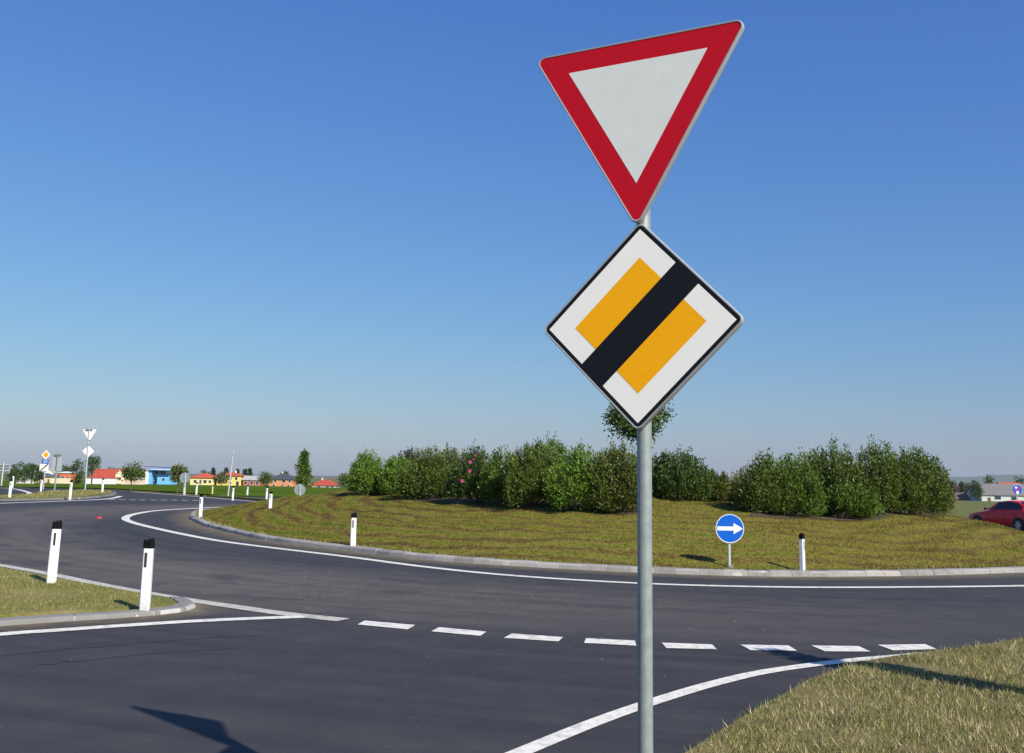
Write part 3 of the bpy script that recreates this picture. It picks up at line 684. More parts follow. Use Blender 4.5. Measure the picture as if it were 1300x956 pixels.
# blue round sign with red slash by the barn
b = place(1291.5, 78); t = empty('round_sign', b, 'round blue sign with a red slash near the red car and barn', 'road sign')
c = A(1291.5, 621.5, b.y)-b; r = 6.4*b.y/FPX
mb = MB(); mb.tube([(0, .05, -.1), (c.x, .05, c.z+.2)], .035, 12); mb.build('post', M['zinc_pale'], t, smooth=True)
fr = facing((c.x, 0, c.z), 0); face, _ = panel('disc', disc(32, r), fr, t, M['alu'], M['sign_back'], M['blue'], r=0, lip=.02)
k_ = r; fig = lambda L: [(a*k_, b_*k_) for a, b_ in L]
overlay(face, [M['sign_white'], M['red']], [(fig([(-.42, .2), (-.1, .2), (.05, .45), (-.15, .6), (-.42, .5)]), 0, 1), (fig([(-.2, -.85), (.25, -.85), (.3, -.4), (.05, -.2), (-.2, -.4)]), 0, 1), (fig([(-.72, -.42), (-.56, -.6), (.72, .42), (.56, .6)]), 1, 2)], fr)

# leaning mast by the far road
b = G(289, 631.4); t = empty('mast', b, 'thin pale mast leaning slightly before the yellow houses', 'mast'); Y = b.y
p1 = A(296.6, 572, Y)-b; p2 = A(292.5, 588, Y)-b
mb = MB(); mb.tube([(0, 0, -.1), (p1.x, 0, p1.z)], [.05, .035], 10); mb.build('pole', M['zinc_pale'], t, smooth=True)
mb = MB(); q = A(297.2, 572.5, Y)-b; mb.tube([(p2.x+.02, -.08, p2.z-.3), (q.x-.09, -.05, q.z-.2)], .022, 8); mb.box((q.x-.05, -.04, q.z-.25), (.14, .05, .05)); mb.box((p2.x+.0, -.03, p2.z), (.16, .08, .05)); mb.build('bracket', M['zinc'], t)

# ------------------------------------------------------------------ guide posts
def make_post():
    t = empty('guide_post', (0, 0, 0), '', 'guide post', 'white guide posts along the roads')
    prof = [(-.06, -.03), (-.045, -.045), (.045, -.045), (.06, -.03), (.045, .045), (.02, .05), (-.02, .05), (-.045, .045)]
    mb = MB(); n = len(prof); rows = [(-.15, 1.0), (0, 1.0), (.4, .98), (.768, .95)]
    mb.add([(x*k, y*k, z) for z, k in rows for x, y in prof], [(q*n+i, q*n+(i+1) % n, (q+1)*n+(i+1) % n, (q+1)*n+i) for q in range(len(rows)-1) for i in range(n)]+[tuple(range(n*(len(rows)-1), n*len(rows)))])
    mb.build('post_body', M['plastic_white'], t)
    mb = MB(); rows = [(.768, 1.0), (.78, 1.03), (.858, 1.02), (.87, .95)]
    mb.add([(x*k, y*k, z) for z, k in rows for x, y in prof], [(q*n+i, q*n+(i+1) % n, (q+1)*n+(i+1) % n, (q+1)*n+i) for q in range(len(rows)-1) for i in range(n)]+[tuple(range(n))[::-1], tuple(range(n*(len(rows)-1), n*len(rows)))])
    rn = random.Random(2)
    for i in range(16):                        # rubber bristles of the cap
        x, y = rn.uniform(-.045, .045), rn.uniform(-.035, .035); mb.tube([(x, y, .86), (x*1.15+rn.uniform(-.01, .01), y*1.1, .876+rn.uniform(0, .018))], [.009, .004], 5)
    mb.build('post_cap', M['plastic_black'], t)
    mb = MB(); mb.box((-.014, -.0455, .625), (.03, .008, .18)); mb.build('reflector', M['reflector'], t)
    return t
post0 = make_post(); used = [0]
def mz(x, y): return mound(x, y) if math.hypot(x-CX, y-CY) < rb(math.atan2(y-CY, x-CX))-.05 else terrain(x, y)+.02
POSTS = [
 (65, 740, 661, 22, 1.6, 'guide post leaning over the grass island, the one farther from its kerb tip', terrain, .05),
 (184, 774.5, 684, -6, .4, 'guide post at the kerb tip of the grass island in front', terrain, .06),
 (254.5, 657.6, 627, 0, 0, 'guide post at the narrow left end of the mown roundabout mound', mz, 0),
 (448, 694.5, 651, 8, 0, 'guide post on the front kerb of the mound before the flowering bush', mz, 0),
 (343, 645.8, 624, 10, .5, 'guide post on the far edge of the mound near the round sign back', mz, 0),
 (1019, 725, 677, 56, -.6, 'guide post showing its shaded side right of the blue arrow sign', mz, 0),
 (295.5, 634.4, 617, 0, .2, 'guide post at the foot of the leaning mast', terrain, .05),
 (314, 629.8, 616, 0, 0, 'guide post standing beyond the road before the brown low house', terrain, -.04),
 (338.4, 634.8, 617.4, 0, 0, 'guide post on the grass sliver before the orange house', terrain, .05),
 (234, 628.4, 612, 0, 0, 'guide post covering the foot of a round grey sign', terrain, -.04),
 (249.3, 628.2, 612, 0, .5, 'guide post before the yellow hip roofed house', terrain, -.04),
 (12.2, 631.4, 608, 14, 1.4, 'guide post beside the white curved marking at the picture border', terrain, .1),
 (15.6, 619.5, 602, 0, 1.2, 'guide post partly covered by a nearer post at the picture border', terrain, 0),
 (52, 623.4, 607, 10, .6, 'guide post beneath the blue number plate sign', terrain, .1),
 (89, 631.8, 609.5, 14, 1.0, 'guide post on the splitter island before the cream garden wall', terrain, .13),
 (130, 624.4, 607, 10, .2, 'guide post at the tip of the splitter island before the red roof', terrain, .13),
]
for i, (px, yb, yt, yaw, ln, lab, zf, off) in enumerate(POSTS):
    o = post0 if i == 0 else copy_tree(post0)
    p = G(px, yb, (lambda x, y, zf=zf, off=off: zf(x, y)+off)); h = A(px, yt, p.y).z-p.z
    o.location = p; s = h/.885; o.scale = (max(.9, min(1.12, s))*1.08, 1, s); o.rotation_euler = (0, R(ln), R(yaw)); o['label'] = lab
# short yellow marker stick beyond the far road
b = G(269.6, 627.8); t = empty('marker_stick', b, 'short pale yellow stick between two white posts at the field', 'marker')
mb = MB(); mb.box((0, 0, .25), (.07, .05, .5)); mb.build('stick', plain('pale_yellow_paint', (.75, .68, .3), .6), t)
mb = MB(); mb.box((0, 0, .53), (.09, .06, .05)); mb.build('cap', M['plastic_white'], t)
# red scrap lying on the road
b = G(126, 658.3); mb = MB(); rn = random.Random(5); pts = [(rn.uniform(.8, 1.2)*.09*math.cos(k*.9), rn.uniform(.8, 1.2)*.07*math.sin(k*.9)) for k in range(7)]
mb.add([(x, y, .006) for x, y in pts]+[(x*.7, y*.7, .05+rn.uniform(-.02, .02)) for x, y in pts], [(i, (i+1) % 7, 7+(i+1) % 7, 7+i) for i in range(7)]+[tuple(range(7, 14)), tuple(range(7))[::-1]])
tag(mb.build('red_scrap', plain('red_plastic', (.75, .03, .06), .5), loc=b), 'small crumpled red scrap lying on the dark asphalt', 'litter')

# ------------------------------------------------------------------ plants
def leaf_quads(C, D, L, W, rg):
    n = len(C); D = D/np.linalg.norm(D, axis=1, keepdims=True); Q = rg.normal(size=(n, 3)); Q[:, 2] *= .6
    Sd = np.cross(D, Q); Sd /= np.linalg.norm(Sd, axis=1, keepdims=True)+1e-9; Nn = np.cross(Sd, D)
    L = (L*rg.uniform(.65, 1.25, n))[:, None]; W = (W*rg.uniform(.7, 1.2, n))[:, None]
    V = np.empty((n, 4, 3)); V[:, 0] = C; V[:, 1] = C+D*L*.5+Sd*W*.5+Nn*L*.08; V[:, 2] = C+D*L; V[:, 3] = C+D*L*.5-Sd*W*.5+Nn*L*.08
    return V.reshape(-1, 4*3).reshape(-1, 3)
def bush(name, base, rx, ry, h, leaf, label, cat='bush', group='bushes on the roundabout mound', shoots=120, per=62, L=.08, seed=0, lift=.0, spike=.16, stem='bark', flowers=None):
    rg = np.random.default_rng(seed); t = empty(name, base, label, cat, group)
    # shoots from the root to the shell of the crown
    n = shoots; a = rg.uniform(0, 2*np.pi, n); q = np.sqrt(rg.uniform(0, 1, n))
    dome = np.clip(1-.62*q**2.6, 0, 1); lo = rg.uniform(0, 1, n); sp = (rg.uniform(0, 1, n) < .22) & (lo < .62)
    zt = np.where(lo < .62, dome*rg.uniform(.84, 1.0, n), dome*rg.uniform(.2, .85, n)); zt = zt+spike*.62*sp*rg.uniform(.35, 1, n)
    q = np.where(lo < .62, q, .70+.30*q); wob = 1+.17*np.sin(a*3+seed)+.11*np.sin(a*5+seed*2.3)
    tip = np.c_[rx*q*wob*np.cos(a), ry*q*wob*np.sin(a), h*np.maximum(zt, .1+lift)]
    root = np.c_[tip[:, 0]*.18, tip[:, 1]*.18, np.zeros(n)+h*.02]
    mid = root*.15+tip*.85; mid[:, 2] = tip[:, 2]*.42
    ts = rg.uniform(.30, 1.0, (n, per))**.8
    def bez(T): return root[:, None]*((1-T)**2)[..., None]+mid[:, None]*(2*T*(1-T))[..., None]+tip[:, None]*(T**2)[..., None]
    C = bez(ts); T0 = bez(np.minimum(ts+.05, 1.05))-C
    off = rg.normal(size=C.shape)*(.035+.12*(1-ts))[..., None]*min(1, h/1.6); C = C+off
    D = T0/(np.linalg.norm(T0, axis=2, keepdims=True)+1e-9)*.9+rg.normal(size=C.shape)*.5+off*1.5; D[..., 2] += .25
    C = C.reshape(-1, 3); D = D.reshape(-1, 3); C[:, 2] = np.maximum(C[:, 2], .03)
    np_mesh('foliage', leaf_quads(C, D, L, L*.52, rg), 4, LEAF[leaf], t)
    mb = MB()
    for i in range(min(n, 22)):
        P = [Vector(bez(np.full((n, 1), k))[i, 0]) for k in (0, .35, .7, .97)]; mb.tube(P, [.022, .016, .010, .004], 5, False)
    mb.build('stems', M[stem], t, smooth=True)
    for fl in (flowers or []):
        mb = MB(); c = Vector(fl)-Vector(base)
        for k in range(5):
            q_ = 2*math.pi*k/5; e = Vector((math.cos(q_), -.35, math.sin(q_))); s_ = Vector((-math.sin(q_), 0, math.cos(q_)))
            mb.add([c, c+e*.035+s_*.03, c+e*.068, c+e*.035-s_*.03], [(0, 1, 2, 3)])
        mb.build('flower', M['pink'], t)
    return t
def mound_bush(x0, x1, ytop, ybase, leaf, label, seed, name='bush', fy=.9, back=0, at=None, **kw):
    xm = (x0+x1)/2; Y = (at or G(xm, ybase, mound).y)+back 
    rx = (x1-x0)/2*Y/FPX; ry = rx*fy; Y2 = Y+ry*.85; p = A(xm, HOR, Y2); b = Vector((p.x, Y2, mound(p.x, Y2)))
    h = A(xm, ytop, Y2).z-b.z; h *= .965; rx = (x1-x0)/2*Y2/FPX*1.16; kw['shoots'] = int(kw.get('shoots', 120)*1.2)
    return bush(name, b, rx, ry, h, leaf, label, seed=seed, **kw)
mound_bush(444, 490, 572, 622, 'bright', 'leafy light green bush at the open end of the row', 1, at=37.2, shoots=170)
mound_bush(484, 530, 576, 622, 'bright', 'low bright green bush under dark reddish twigs', 2, at=36.5, shoots=170)
mound_bush(494, 542, 568, 622, 'purple', 'dark purple leaved shrub peeking over the bright green bush', 3, at=38.5, shoots=130)
mound_bush(514, 576, 564, 636, 'olive', 'dark olive bush left of the pink flowering one', 4, shoots=170)
mound_bush(540, 604, 566, 634, 'olive', 'dull olive bush behind the pink flowering one', 5, back=1.8, shoots=150)
fb = mound_bush(574, 632, 563, 640, 'dark', 'dark green hibiscus bush with pink flowers and a pale stem', 6, lift=.12, shoots=160, stem='pale_bark')
fl = []
Yf = fb.location.y-.85
for k, (px, py) in enumerate(((597, 586.5), (596.5, 598), (587, 610.5), (603.5, 577.5), (601, 583), (583.5, 580), (615, 584))):
    p = A(px, py, Yf+(.1 if k < 3 else .35)); c = p-fb.location; mb = MB()
    for q in range(6):
        q_ = 2*math.pi*q/6+k; e = Vector((math.cos(q_), -.3, math.sin(q_))); s_ = Vector((-math.sin(q_), 0, math.cos(q_))); z = (.062 if k < 3 else .036)
        mb.add([c, c+e*z*.5+s_*z*.45, c+e*z, c+e*z*.5-s_*z*.45], [(0, 1, 2, 3)])
    mb.tube([c, c+Vector((0, -.05, .01))], [.012, .006], 6); mb.build('flower', M['pink'], fb)
mound_bush(612, 668, 568, 641, 'green', 'green bush with a pale bare stem right of the pink flowers', 7, lift=.15, stem='pale_bark', shoots=150)
mound_bush(640, 716, 558, 646, 'olive', 'tall brownish green bush near the middle of the long row', 8, shoots=210)
mound_bush(660, 735, 553, 640, 'green', 'tallest green bush of the long row with pointed shoots', 9, back=1.6, shoots=190, spike=.24)
mound_bush(704, 768, 562, 652, 'bright', 'broad light green bush near the steel post', 10, shoots=190)
mound_bush(750, 822, 562, 654, 'brown', 'rust tinged bush crossed by the steel post', 11, shoots=200)
mound_bush(752, 800, 566, 640, 'green', 'upright green bush behind the rust tinged one', 12, back=2.5, shoots=120)
mound_bush(822, 902, 569, 637, 'dark', 'rounded dark bush standing alone right of the steel post', 13, shoots=240)
mound_bush(886, 926, 599, 637, 'brown', 'low brownish shrub filling the gap between two bush groups', 14, shoots=110, spike=.3)
mound_bush(926, 950, 594, 650, 'yellow', 'thin yellowish bush with loose twigs at the gap', 15, shoots=46, per=30, spike=.4, back=1.5)
mound_bush(943, 1000, 575, 655, 'olive', 'olive green bush above the blue arrow sign', 16, shoots=190, spike=.26)
mound_bush(962, 1042, 573, 658, 'green', 'fresh green front bush of the separate group', 17, shoots=220)
mound_bush(1024, 1098, 562, 660, 'olive', 'tall olive bush with feathery tips in the separate group', 18, back=.8, shoots=220, spike=.26)
mound_bush(1040, 1112, 612, 661, 'green', 'low pale green bush at the front foot of the separate group', 19, shoots=150)
mound_bush(1078, 1150, 556, 658, 'olive', 'tallest bush of the separate group, next to the feathery one', 20, back=.4, shoots=220, spike=.24)
mound_bush(1126, 1192, 562, 656, 'olive', 'arching olive bush on the car side of the separate group', 21, back=.2, shoots=210, spike=.2)
mound_bush(1158, 1203, 576, 652, 'brown', 'reddish tipped bush nearest the red car', 22, back=.3, shoots=140)
mound_bush(1000, 1060, 566, 650, 'green', 'green bush deep inside the separate group', 23, back=2.6, shoots=150, spike=.2)
# dark planting bed under the long row
def bed(name, L):
    P = xy(L, mound); sheet(name, P, .012, M['soil'], 1.0, 0, mound)
bed('planting_bed', [(512, 634), (560, 637.5), (620, 641.5), (700, 648), (790, 653.5), (815, 652), (815, 645), (700, 638), (600, 631), (520, 628)])
bed('planting_bed', [(950, 655), (1000, 659), (1060, 661), (1120, 659.5), (1190, 655), (1190, 649), (1080, 650), (960, 647)])

def tree(base, h, rx, leaf, label, cz=.62, rz=.40, ry=None, nc=26, per=70, L=.3, seed=0, name='tree', group=None, trunk_r=None, cone=0, squash=.5, bark='bark'):
    rg = np.random.default_rng(seed); t = empty(name, base, label, 'tree', group); ry = ry or rx
    d = rg.normal(size=(nc, 3)); d /= np.linalg.norm(d, axis=1, keepdims=True); rad = rg.uniform(.35, 1, nc)**.6
    cc = d*rad[:, None]*np.array([rx, ry, h*rz])*.86
    if cone:
        k = np.clip(1-(cc[:, 2]/(h*rz)*.5+.5), .04, 1)**cone*1.25; cc[:, 0] *= k; cc[:, 1] *= k
    cc[:, 2] += h*cz; sz = rg.uniform(.22, .42, nc)*min(rx, h*rz)*(1 if not cone else .8)
    C = np.repeat(cc, per, 0)+rg.normal(size=(nc*per, 3))*np.repeat(sz, per)[:, None]*.62*np.array([1, 1, .8])
    D = (C-np.repeat(cc, per, 0))+rg.normal(size=C.shape)*.4*np.repeat(sz, per)[:, None]
    np_mesh('crown', leaf_quads(C, D, L, L*.6, rg), 4, LEAF[leaf], t)
    tr = trunk_r or h*.022; mb = MB(); top = h*(cz+.25*rz)
    mb.tube([(0, 0, -.15), (rg.normal()*.01*h, 0, top*.5), (rg.normal()*.015*h, 0, top)], [tr*1.15, tr*.8, tr*.3], 8)
    for i in range(min(nc, 9)):
        z0 = rg.uniform(.5, .92)*top; mb.tube([(0, 0, z0), tuple(cc[i]*np.array([.55, .55, 1])*np.array([1, 1, .9])), tuple(cc[i])], [tr*.45, tr*.28, tr*.1], 5, False)
    mb.build('trunk', M[bark], t, smooth=True)
    return t
# tree on the island behind the large sign
b = Vector((0, 0, 0)); Y = 40.0; p = A(798, HOR, Y); b = Vector((p.x+.45, Y, mound(p.x, Y))); h = A(812, 505, Y).z-b.z
tree(b, h, 42*Y/FPX, 'dark', 'round crowned tree rising behind the large sign post', cz=.775, rz=.225, nc=44, per=140, L=.13, seed=31, trunk_r=.06, bark='pale_bark')
# slender young tree by the far road
b = G(384, 634); h = A(382, 568, b.y).z-b.z
tree(b, h, 12.5*b.y/FPX, 'green', 'slender young tree with narrow pointed crown beside a round sign back', cz=.58, rz=.44, nc=44, per=50, L=.16, seed=32, cone=1.25, trunk_r=.05)
def far_tree(px, ytop, hw, leaf, label, Y=None, ybase=None, cz=.6, rz=.42, seed=0, **kw):
    if Y and Y > 250: Y *= 1.4
    b = place(px, Y) if Y else G(px, ybase); h = A(px, ytop, b.y).z-b.z
    kw.setdefault('L', max(.16, b.y*.0016)); kw.setdefault('nc', 20); kw.setdefault('per', 40)
    return tree(b, h, hw*b.y/FPX, leaf, label, cz=cz, rz=rz, seed=seed, group='trees around the village', **kw)
far_tree(166, 586.5, 11.5, 'olive', 'small round tree on a thin trunk between red roof and blue house', ybase=622.8, cz=.66, rz=.34, seed=40, nc=30, per=50)
far_tree(225, 589.5, 10, 'brown', 'dusky tree on a thin trunk over the blue house corner', ybase=625.4, cz=.68, rz=.31, seed=41, nc=28, per=50)
far_tree(117, 573, 9, 'dark', 'tall ragged tree right behind the double sign back', Y=150, cz=.6, rz=.4, seed=42, nc=26)
far_tree(98, 583, 8, 'dark', 'dense dark tree left of the double sign back', Y=160, cz=.5, rz=.5, seed=43, nc=26)
for i, (px, yt, hw, Y, lab) in enumerate(((16, 587, 7, 200, 'low dark tree next to the wide direction board'), (24, 584, 6, 210, 'pointed dark tree in the thicket behind the direction board'), (32, 588, 7, 205, 'round dark tree in the middle of the thicket'), (41, 585, 7, 215, 'dark tree of the thicket beside the yellow diamond sign'), (51, 587, 6, 205, 'dark tree of the thicket over the grey hip roof'))):
    far_tree(px, yt, hw, 'dark', lab, Y=Y, cz=.48, rz=.5, seed=50+i, nc=22)
far_tree(83, 591.5, 7, 'dark', 'dark treetop behind the orange red house with white roof', Y=420, cz=.5, rz=.5, seed=56)
far_tree(282, 599, 10, 'brown', 'reddish green tree in front of the tall yellow house', Y=300, cz=.52, rz=.46, seed=57, nc=26)
far_tree(338, 598, 8.5, 'olive', 'round tree at the corner of the orange brick house', Y=290, cz=.55, rz=.42, seed=58, nc=26)
far_tree(437, 599.5, 9.5, 'olive', 'greyish tree between two red roofs by the bush row', Y=260, cz=.56, rz=.42, seed=59, nc=26)
far_tree(361, 598, 5, 'olive', 'faint treetop behind the dark roofed orange house', Y=420, cz=.6, rz=.4, seed=60)
for i, (px, yt, hw, Y, lab) in enumerate(((270.5, 593.5, 3.4, 420, 'dark spruce behind the yellow hip roofed house'), (287, 592.5, 3, 430, 'thin spruce over the roof of the tall yellow house'), (301, 594, 3, 440, 'spruce right of the chimney of the tall yellow house'), (311, 594.5, 3.6, 420, 'first of two spruces over the brown low house'), (317, 593.8, 3.4, 425, 'second of two spruces over the brown low house'))):
    far_tree(px, yt, hw, 'conifer', lab, Y=Y, cz=.54, rz=.46, seed=62+i, cone=.9)
far_tree(260, 598.5, 8, 'dark', 'wide treetops behind the yellow hip roofed house', Y=425, cz=.5, rz=.5, seed=68)
far_tree(180, 597, 5, 'olive', 'small tree at the left corner of the blue house', Y=345, cz=.55, rz=.45, seed=69)
far_tree(142, 595.2, 12, 'dark', 'distant dark treetops over the long red roof', Y=520, cz=.5, rz=.5, seed=70)
far_tree(1209, 607.5, 6, 'purple', 'reddish brown tree behind the low brown shed', Y=300, cz=.55, rz=.45, seed=71, nc=24)
far_tree(1220.5, 607.8, 2.6, 'conifer', 'narrow dark cypress over the low brown shed', Y=310, cz=.54, rz=.46, seed=72, cone=.6)
far_tree(1236, 605.5, 4, 'conifer', 'spruce between the low shed and the barn', Y=300, cz=.54, rz=.46, seed=73, cone=.9)
far_tree(1239, 609.5, 7, 'dark', 'dense dark tree at the barn gable', Y=285, cz=.5, rz=.5, seed=74, nc=30)
far_tree(1256, 602, 6, 'olive', 'pale airy tree above the barn gable', Y=310, cz=.7, rz=.3, seed=75, nc=24, per=24)
far_tree(1294, 604, 6.5, 'dark', 'round dark tree above the barn roof', Y=340, cz=.6, rz=.4, seed=76, nc=26)
far_tree(1309, 607, 6, 'dark', 'dark tree above the barn roof cut by the picture border', Y=340, cz=.6, rz=.4, seed=77)
far_tree(1226, 611, 9, 'dark', 'low dark hedge tree behind shed and spruce', Y=330, cz=.45, rz=.5, seed=78)
# unseen stand-in tree, added beside the frame to cast the shadow over the dashes
tree(Vector((5.5, 8.45, terrain(5.5, 8.45)+.04)), 3.35, .25, 'green', 'unseen slim tree added on the near verge to cast the shadow over the dashes', cz=.58, rz=.42, nc=34, per=90, L=.09, seed=33, trunk_r=.03)

# ------------------------------------------------------------------ houses
HM = {}
def wallm(name, c): 
    if name not in HM: HM[name] = plain(name, c, .9, var=.06, scale=.8)
    return HM[name]
def roofm(name, c):
    if name in HM: return HM[name]
    m, t, b = newmat(name); tc = N(t, 'ShaderNodeTexCoord'); f = noise(t, tc.outputs['Object'], .9, 5, .7)
    wv = N(t, 'ShaderNodeTexWave', wave_type='BANDS', bands_direction='Z', i_Scale=3.0, i_Distortion=.6); t.links.new(tc.outputs['Object'], wv.inputs['Vector'])
    c2 = mixc(t, .35, ramp(t, f, [(.3, tuple(x*.75 for x in c)), (.7, tuple(min(1, x*1.2) for x in c))]), ramp(t, wv.outputs['Fac'], [(.0, (.6, .6, .6)), (.3, (1, 1, 1))]), 'MULTIPLY')
    t.links.new(c2, b.inputs['Base Color']); b.inputs['Roughness'].default_value = .85; HM[name] = m; return m
def house(px0, px1, yb, ye, yr, wall, roof, label, kind='hip', depth=9, yaw=0, wins=(), chim=None, cat='house', Y=None, name='house', over=.5, base_fix=True):
    xm = (px0+px1)/2; Y = Y*1.4 if Y and Y > 250 else Y or 470; b = place(xm, Y); k = Y/FPX
    W = (px1-px0)*k; zb = min(A(xm, yb, Y).z, b.z) ; ze = A(xm, ye, Y).z; zr = A(xm, yr, Y).z; b.z = zb
    t = empty(name, b, label, cat, None, R(yaw)); H_, HR = ze-zb, zr-zb; D = depth
    mb = MB(); mb.box((0, D/2, H_/2-.6), (W, D, H_+1.2))
    if kind == 'gable_side': mb.add([(-W/2, 0, H_), (-W/2, D, H_), (-W/2, D/2, HR), (W/2, 0, H_), (W/2, D, H_), (W/2, D/2, HR)], [(0, 2, 1), (3, 4, 5)])
    if kind == 'gable_front': mb.add([(-W/2, 0, H_), (W/2, 0, H_), (0, 0, HR), (-W/2, D, H_), (W/2, D, H_), (0, D, HR)], [(0, 1, 2), (3, 5, 4)])
    mb.build('wall', wall, t)
    mb = MB(); o = over; th = .22
    if kind == 'hip':
        rl = max(.3, W/2-D*.45); q = [(-W/2-o, -o), (W/2+o, -o), (W/2+o, D+o), (-W/2-o, D+o)]
        vs = [(x, y, H_) for x, y in q]+[(x, y, H_+th) for x, y in q]+[(-rl, D/2, HR), (rl, D/2, HR)]
        mb.add(vs, [(3, 2, 1, 0), (0, 1, 5, 4), (1, 2, 6, 5), (2, 3, 7, 6), (3, 0, 4, 7), (4, 5, 9, 8), (5, 6, 9), (6, 7, 8, 9), (7, 4, 8)])
    elif kind == 'gable_side':
        s = (HR-H_)/(D/2)
        for sgn in (0, 1):
            y0, y1 = (-o, D/2) if sgn == 0 else (D+o, D/2); za = H_-s*o
            mb.add([(x, y, z+dz) for dz in (.02, th) for x, y, z in ((-W/2-o, y0, za), (W/2+o, y0, za), (W/2+o, y1, HR), (-W/2-o, y1, HR))], [(0, 1, 5, 4), (4, 5, 6, 7), (1, 2, 6, 5), (3, 0, 4, 7), (3, 2, 1, 0)])
    elif kind == 'gable_front':
        s = (HR-H_)/(W/2)
        for sgn in (-1, 1):
            xa = sgn*(W/2+o); za = H_-s*o
            mb.add([(x, y, z+dz) for dz in (.02, th) for x, y, z in ((xa, -o, za), (0, -o, HR), (0, D+o, HR), (xa, D+o, za))], [(0, 1, 5, 4), (4, 5, 6, 7), (1, 2, 6, 5), (3, 0, 4, 7), (3, 2, 1, 0)])
    else:                                      # flat or mono pitch
        mb.add([(x, y, z) for x, y, z in ((-W/2-o, -o, H_), (W/2+o, -o, H_), (W/2+o, D+o, H_+.02), (-W/2-o, D+o, H_+.02), (-W/2-o, -o, H_+th), (W/2+o, -o, H_+th), (W/2+o, D+o, HR+th), (-W/2-o, D+o, HR+th))], [(3, 2, 1, 0), (4, 5, 6, 7), (0, 1, 5, 4), (1, 2, 6, 5), (2, 3, 7, 6), (3, 0, 4, 7)])
    ro = mb.build('roof', roof, t)
    if chim is not None:
        mb = MB(); mb.box((chim*W, D*.55, HR), (.6, .5, 1.3)); mb.box((chim*W, D*.55, HR+.7), (.74, .64, .12)); mb.build('chimney', M['frame_white'], ro)
    for u, vz, ww, wh, nm in wins:
        f = MB(); x, z = u*W, vz*H_; e = .09
        for dx, dz, sx, szz in ((0, wh/2, ww+e, e), (0, -wh/2, ww+e, e), (-ww/2, 0, e, wh-e), (ww/2, 0, e, wh-e)): f.box((x+dx, -.03, z+dz), (sx, .1, szz))
        fo = f.build(nm, M['frame_white'], t)
        g_ = MB(); g_.box((x, -.012, z), (ww-e, .03, wh-e)); g_.build('pane' if nm == 'window' else 'leaf', M['glass'] if nm == 'window' else wallm('door_wood', (.16, .08, .04)), fo)
    return t
Wn = lambda u, v, a=1.3, b=1.3: (u, v, a, b, 'window')
Dr = lambda u, v=.38, a=1.1, b=2.1: (u, v, a, b, 'door')
cream, red_t, grey_t = wallm('cream_render', (.72, .62, .42)), roofm('red_tiles', (.42, .06, .03)), roofm('grey_tiles', (.10, .105, .115))
house(40, 67, 614.2, 605.6, 600.4, wallm('peach_render', (.75, .52, .28)), grey_t, 'low peach house with a grey hip roof behind the number plate sign', 'hip', 9, 4, [Wn(-.2, .55), Wn(.1, .55), Dr(.32)])
house(75.5, 90.5, 607.6, 600.6, 599, wallm('orange_red_render', (.62, .14, .05)), wallm('white_roof', (.7, .7, .68)), 'orange red house with flat white roof over the cream garden wall', 'flat', 8, 0, [Wn(-.18, .45, 1.6, 1.4), Wn(.25, .5, 1.2, 1.2)], Y=395)
house(57, 68, 605, 600, 595.2, wallm('white_render', (.75, .73, .68)), wallm('pale_tiles', (.55, .45, .3)), 'white gabled house peeping out behind the slim post', 'gable_front', 8, 10, [Wn(0, .6)], Y=405)
house(22, 34, 609.4, 606, 605, wallm('white_render', (.75, .73, .68)), wallm('white_roof', (.7, .7, .68)), 'long low white shed before the dark thicket', 'flat', 4, 0, [Dr(.2, .5, 1.2, .9)], cat='shed', Y=230, name='shed', over=.1)
house(115, 150, 612.6, 606.2, 595.8, cream, red_t, 'long house under a big red roof with skylight and cream wall', 'gable_side', 10, -3, [Wn(-.35, .45), Wn(-.1, .45), Wn(.1, .45), Dr(.3)], chim=.42)
house(147, 158, 611.6, 602.6, 595, cream, red_t, 'cream gable wing under a steep red roof with white chimney', 'gable_front', 11, 14, [Wn(0, .55, 1.2, 1.4)], name='house')
house(166, 184, 612.6, 607.6, 606.6, wallm('pinkish_render', (.72, .55, .42)), wallm('pale_roof', (.62, .58, .5)), 'low pinkish annex left of the blue house', 'flat', 7, 0, [Wn(-.2, .5, .9, .9), Dr(.2, .45, 1, 1.2)], name='annex', cat='building')
# blue modern house
b = place(201, 470); k = b.y/FPX; zb = min(A(201, 613.2, b.y).z, b.z); b.z = zb; zz = lambda y: A(201, y, b.y).z-zb; xx = lambda p: (p-201)*k
t = empty('house', b, 'modern sky blue house with dark blue overhanging roof', 'house')
bl = wallm('sky_blue_render', (.16, .48, .80)); mb = MB(); mb.box(((xx(200)+xx(218))/2, 4, zz(603.6)/2-.2), (xx(218)-xx(200), 8, zz(603.6)+.4)); mb.box(((xx(189)+xx(192.6))/2, 3, zz(596.5)/2-.2), (xx(192.6)-xx(189), 6, zz(596.5)+.4)); mb.build('wall', bl, t)
mb = MB(); mb.box(((xx(192)+xx(218))/2, 6.5, zz(597)/2), (xx(218)-xx(192.2), 5, zz(597))); mb.build('upper_wall', wallm('light_blue_render', (.30, .42, .52)), t)
mb = MB(); mb.box(((xx(184.6)+xx(189))/2, 3, zz(599)/2-.2), (xx(189)-xx(184.6), 6, zz(599)+.4)); mb.build('white_wall', wallm('white_render', (.75, .73, .68)), t)
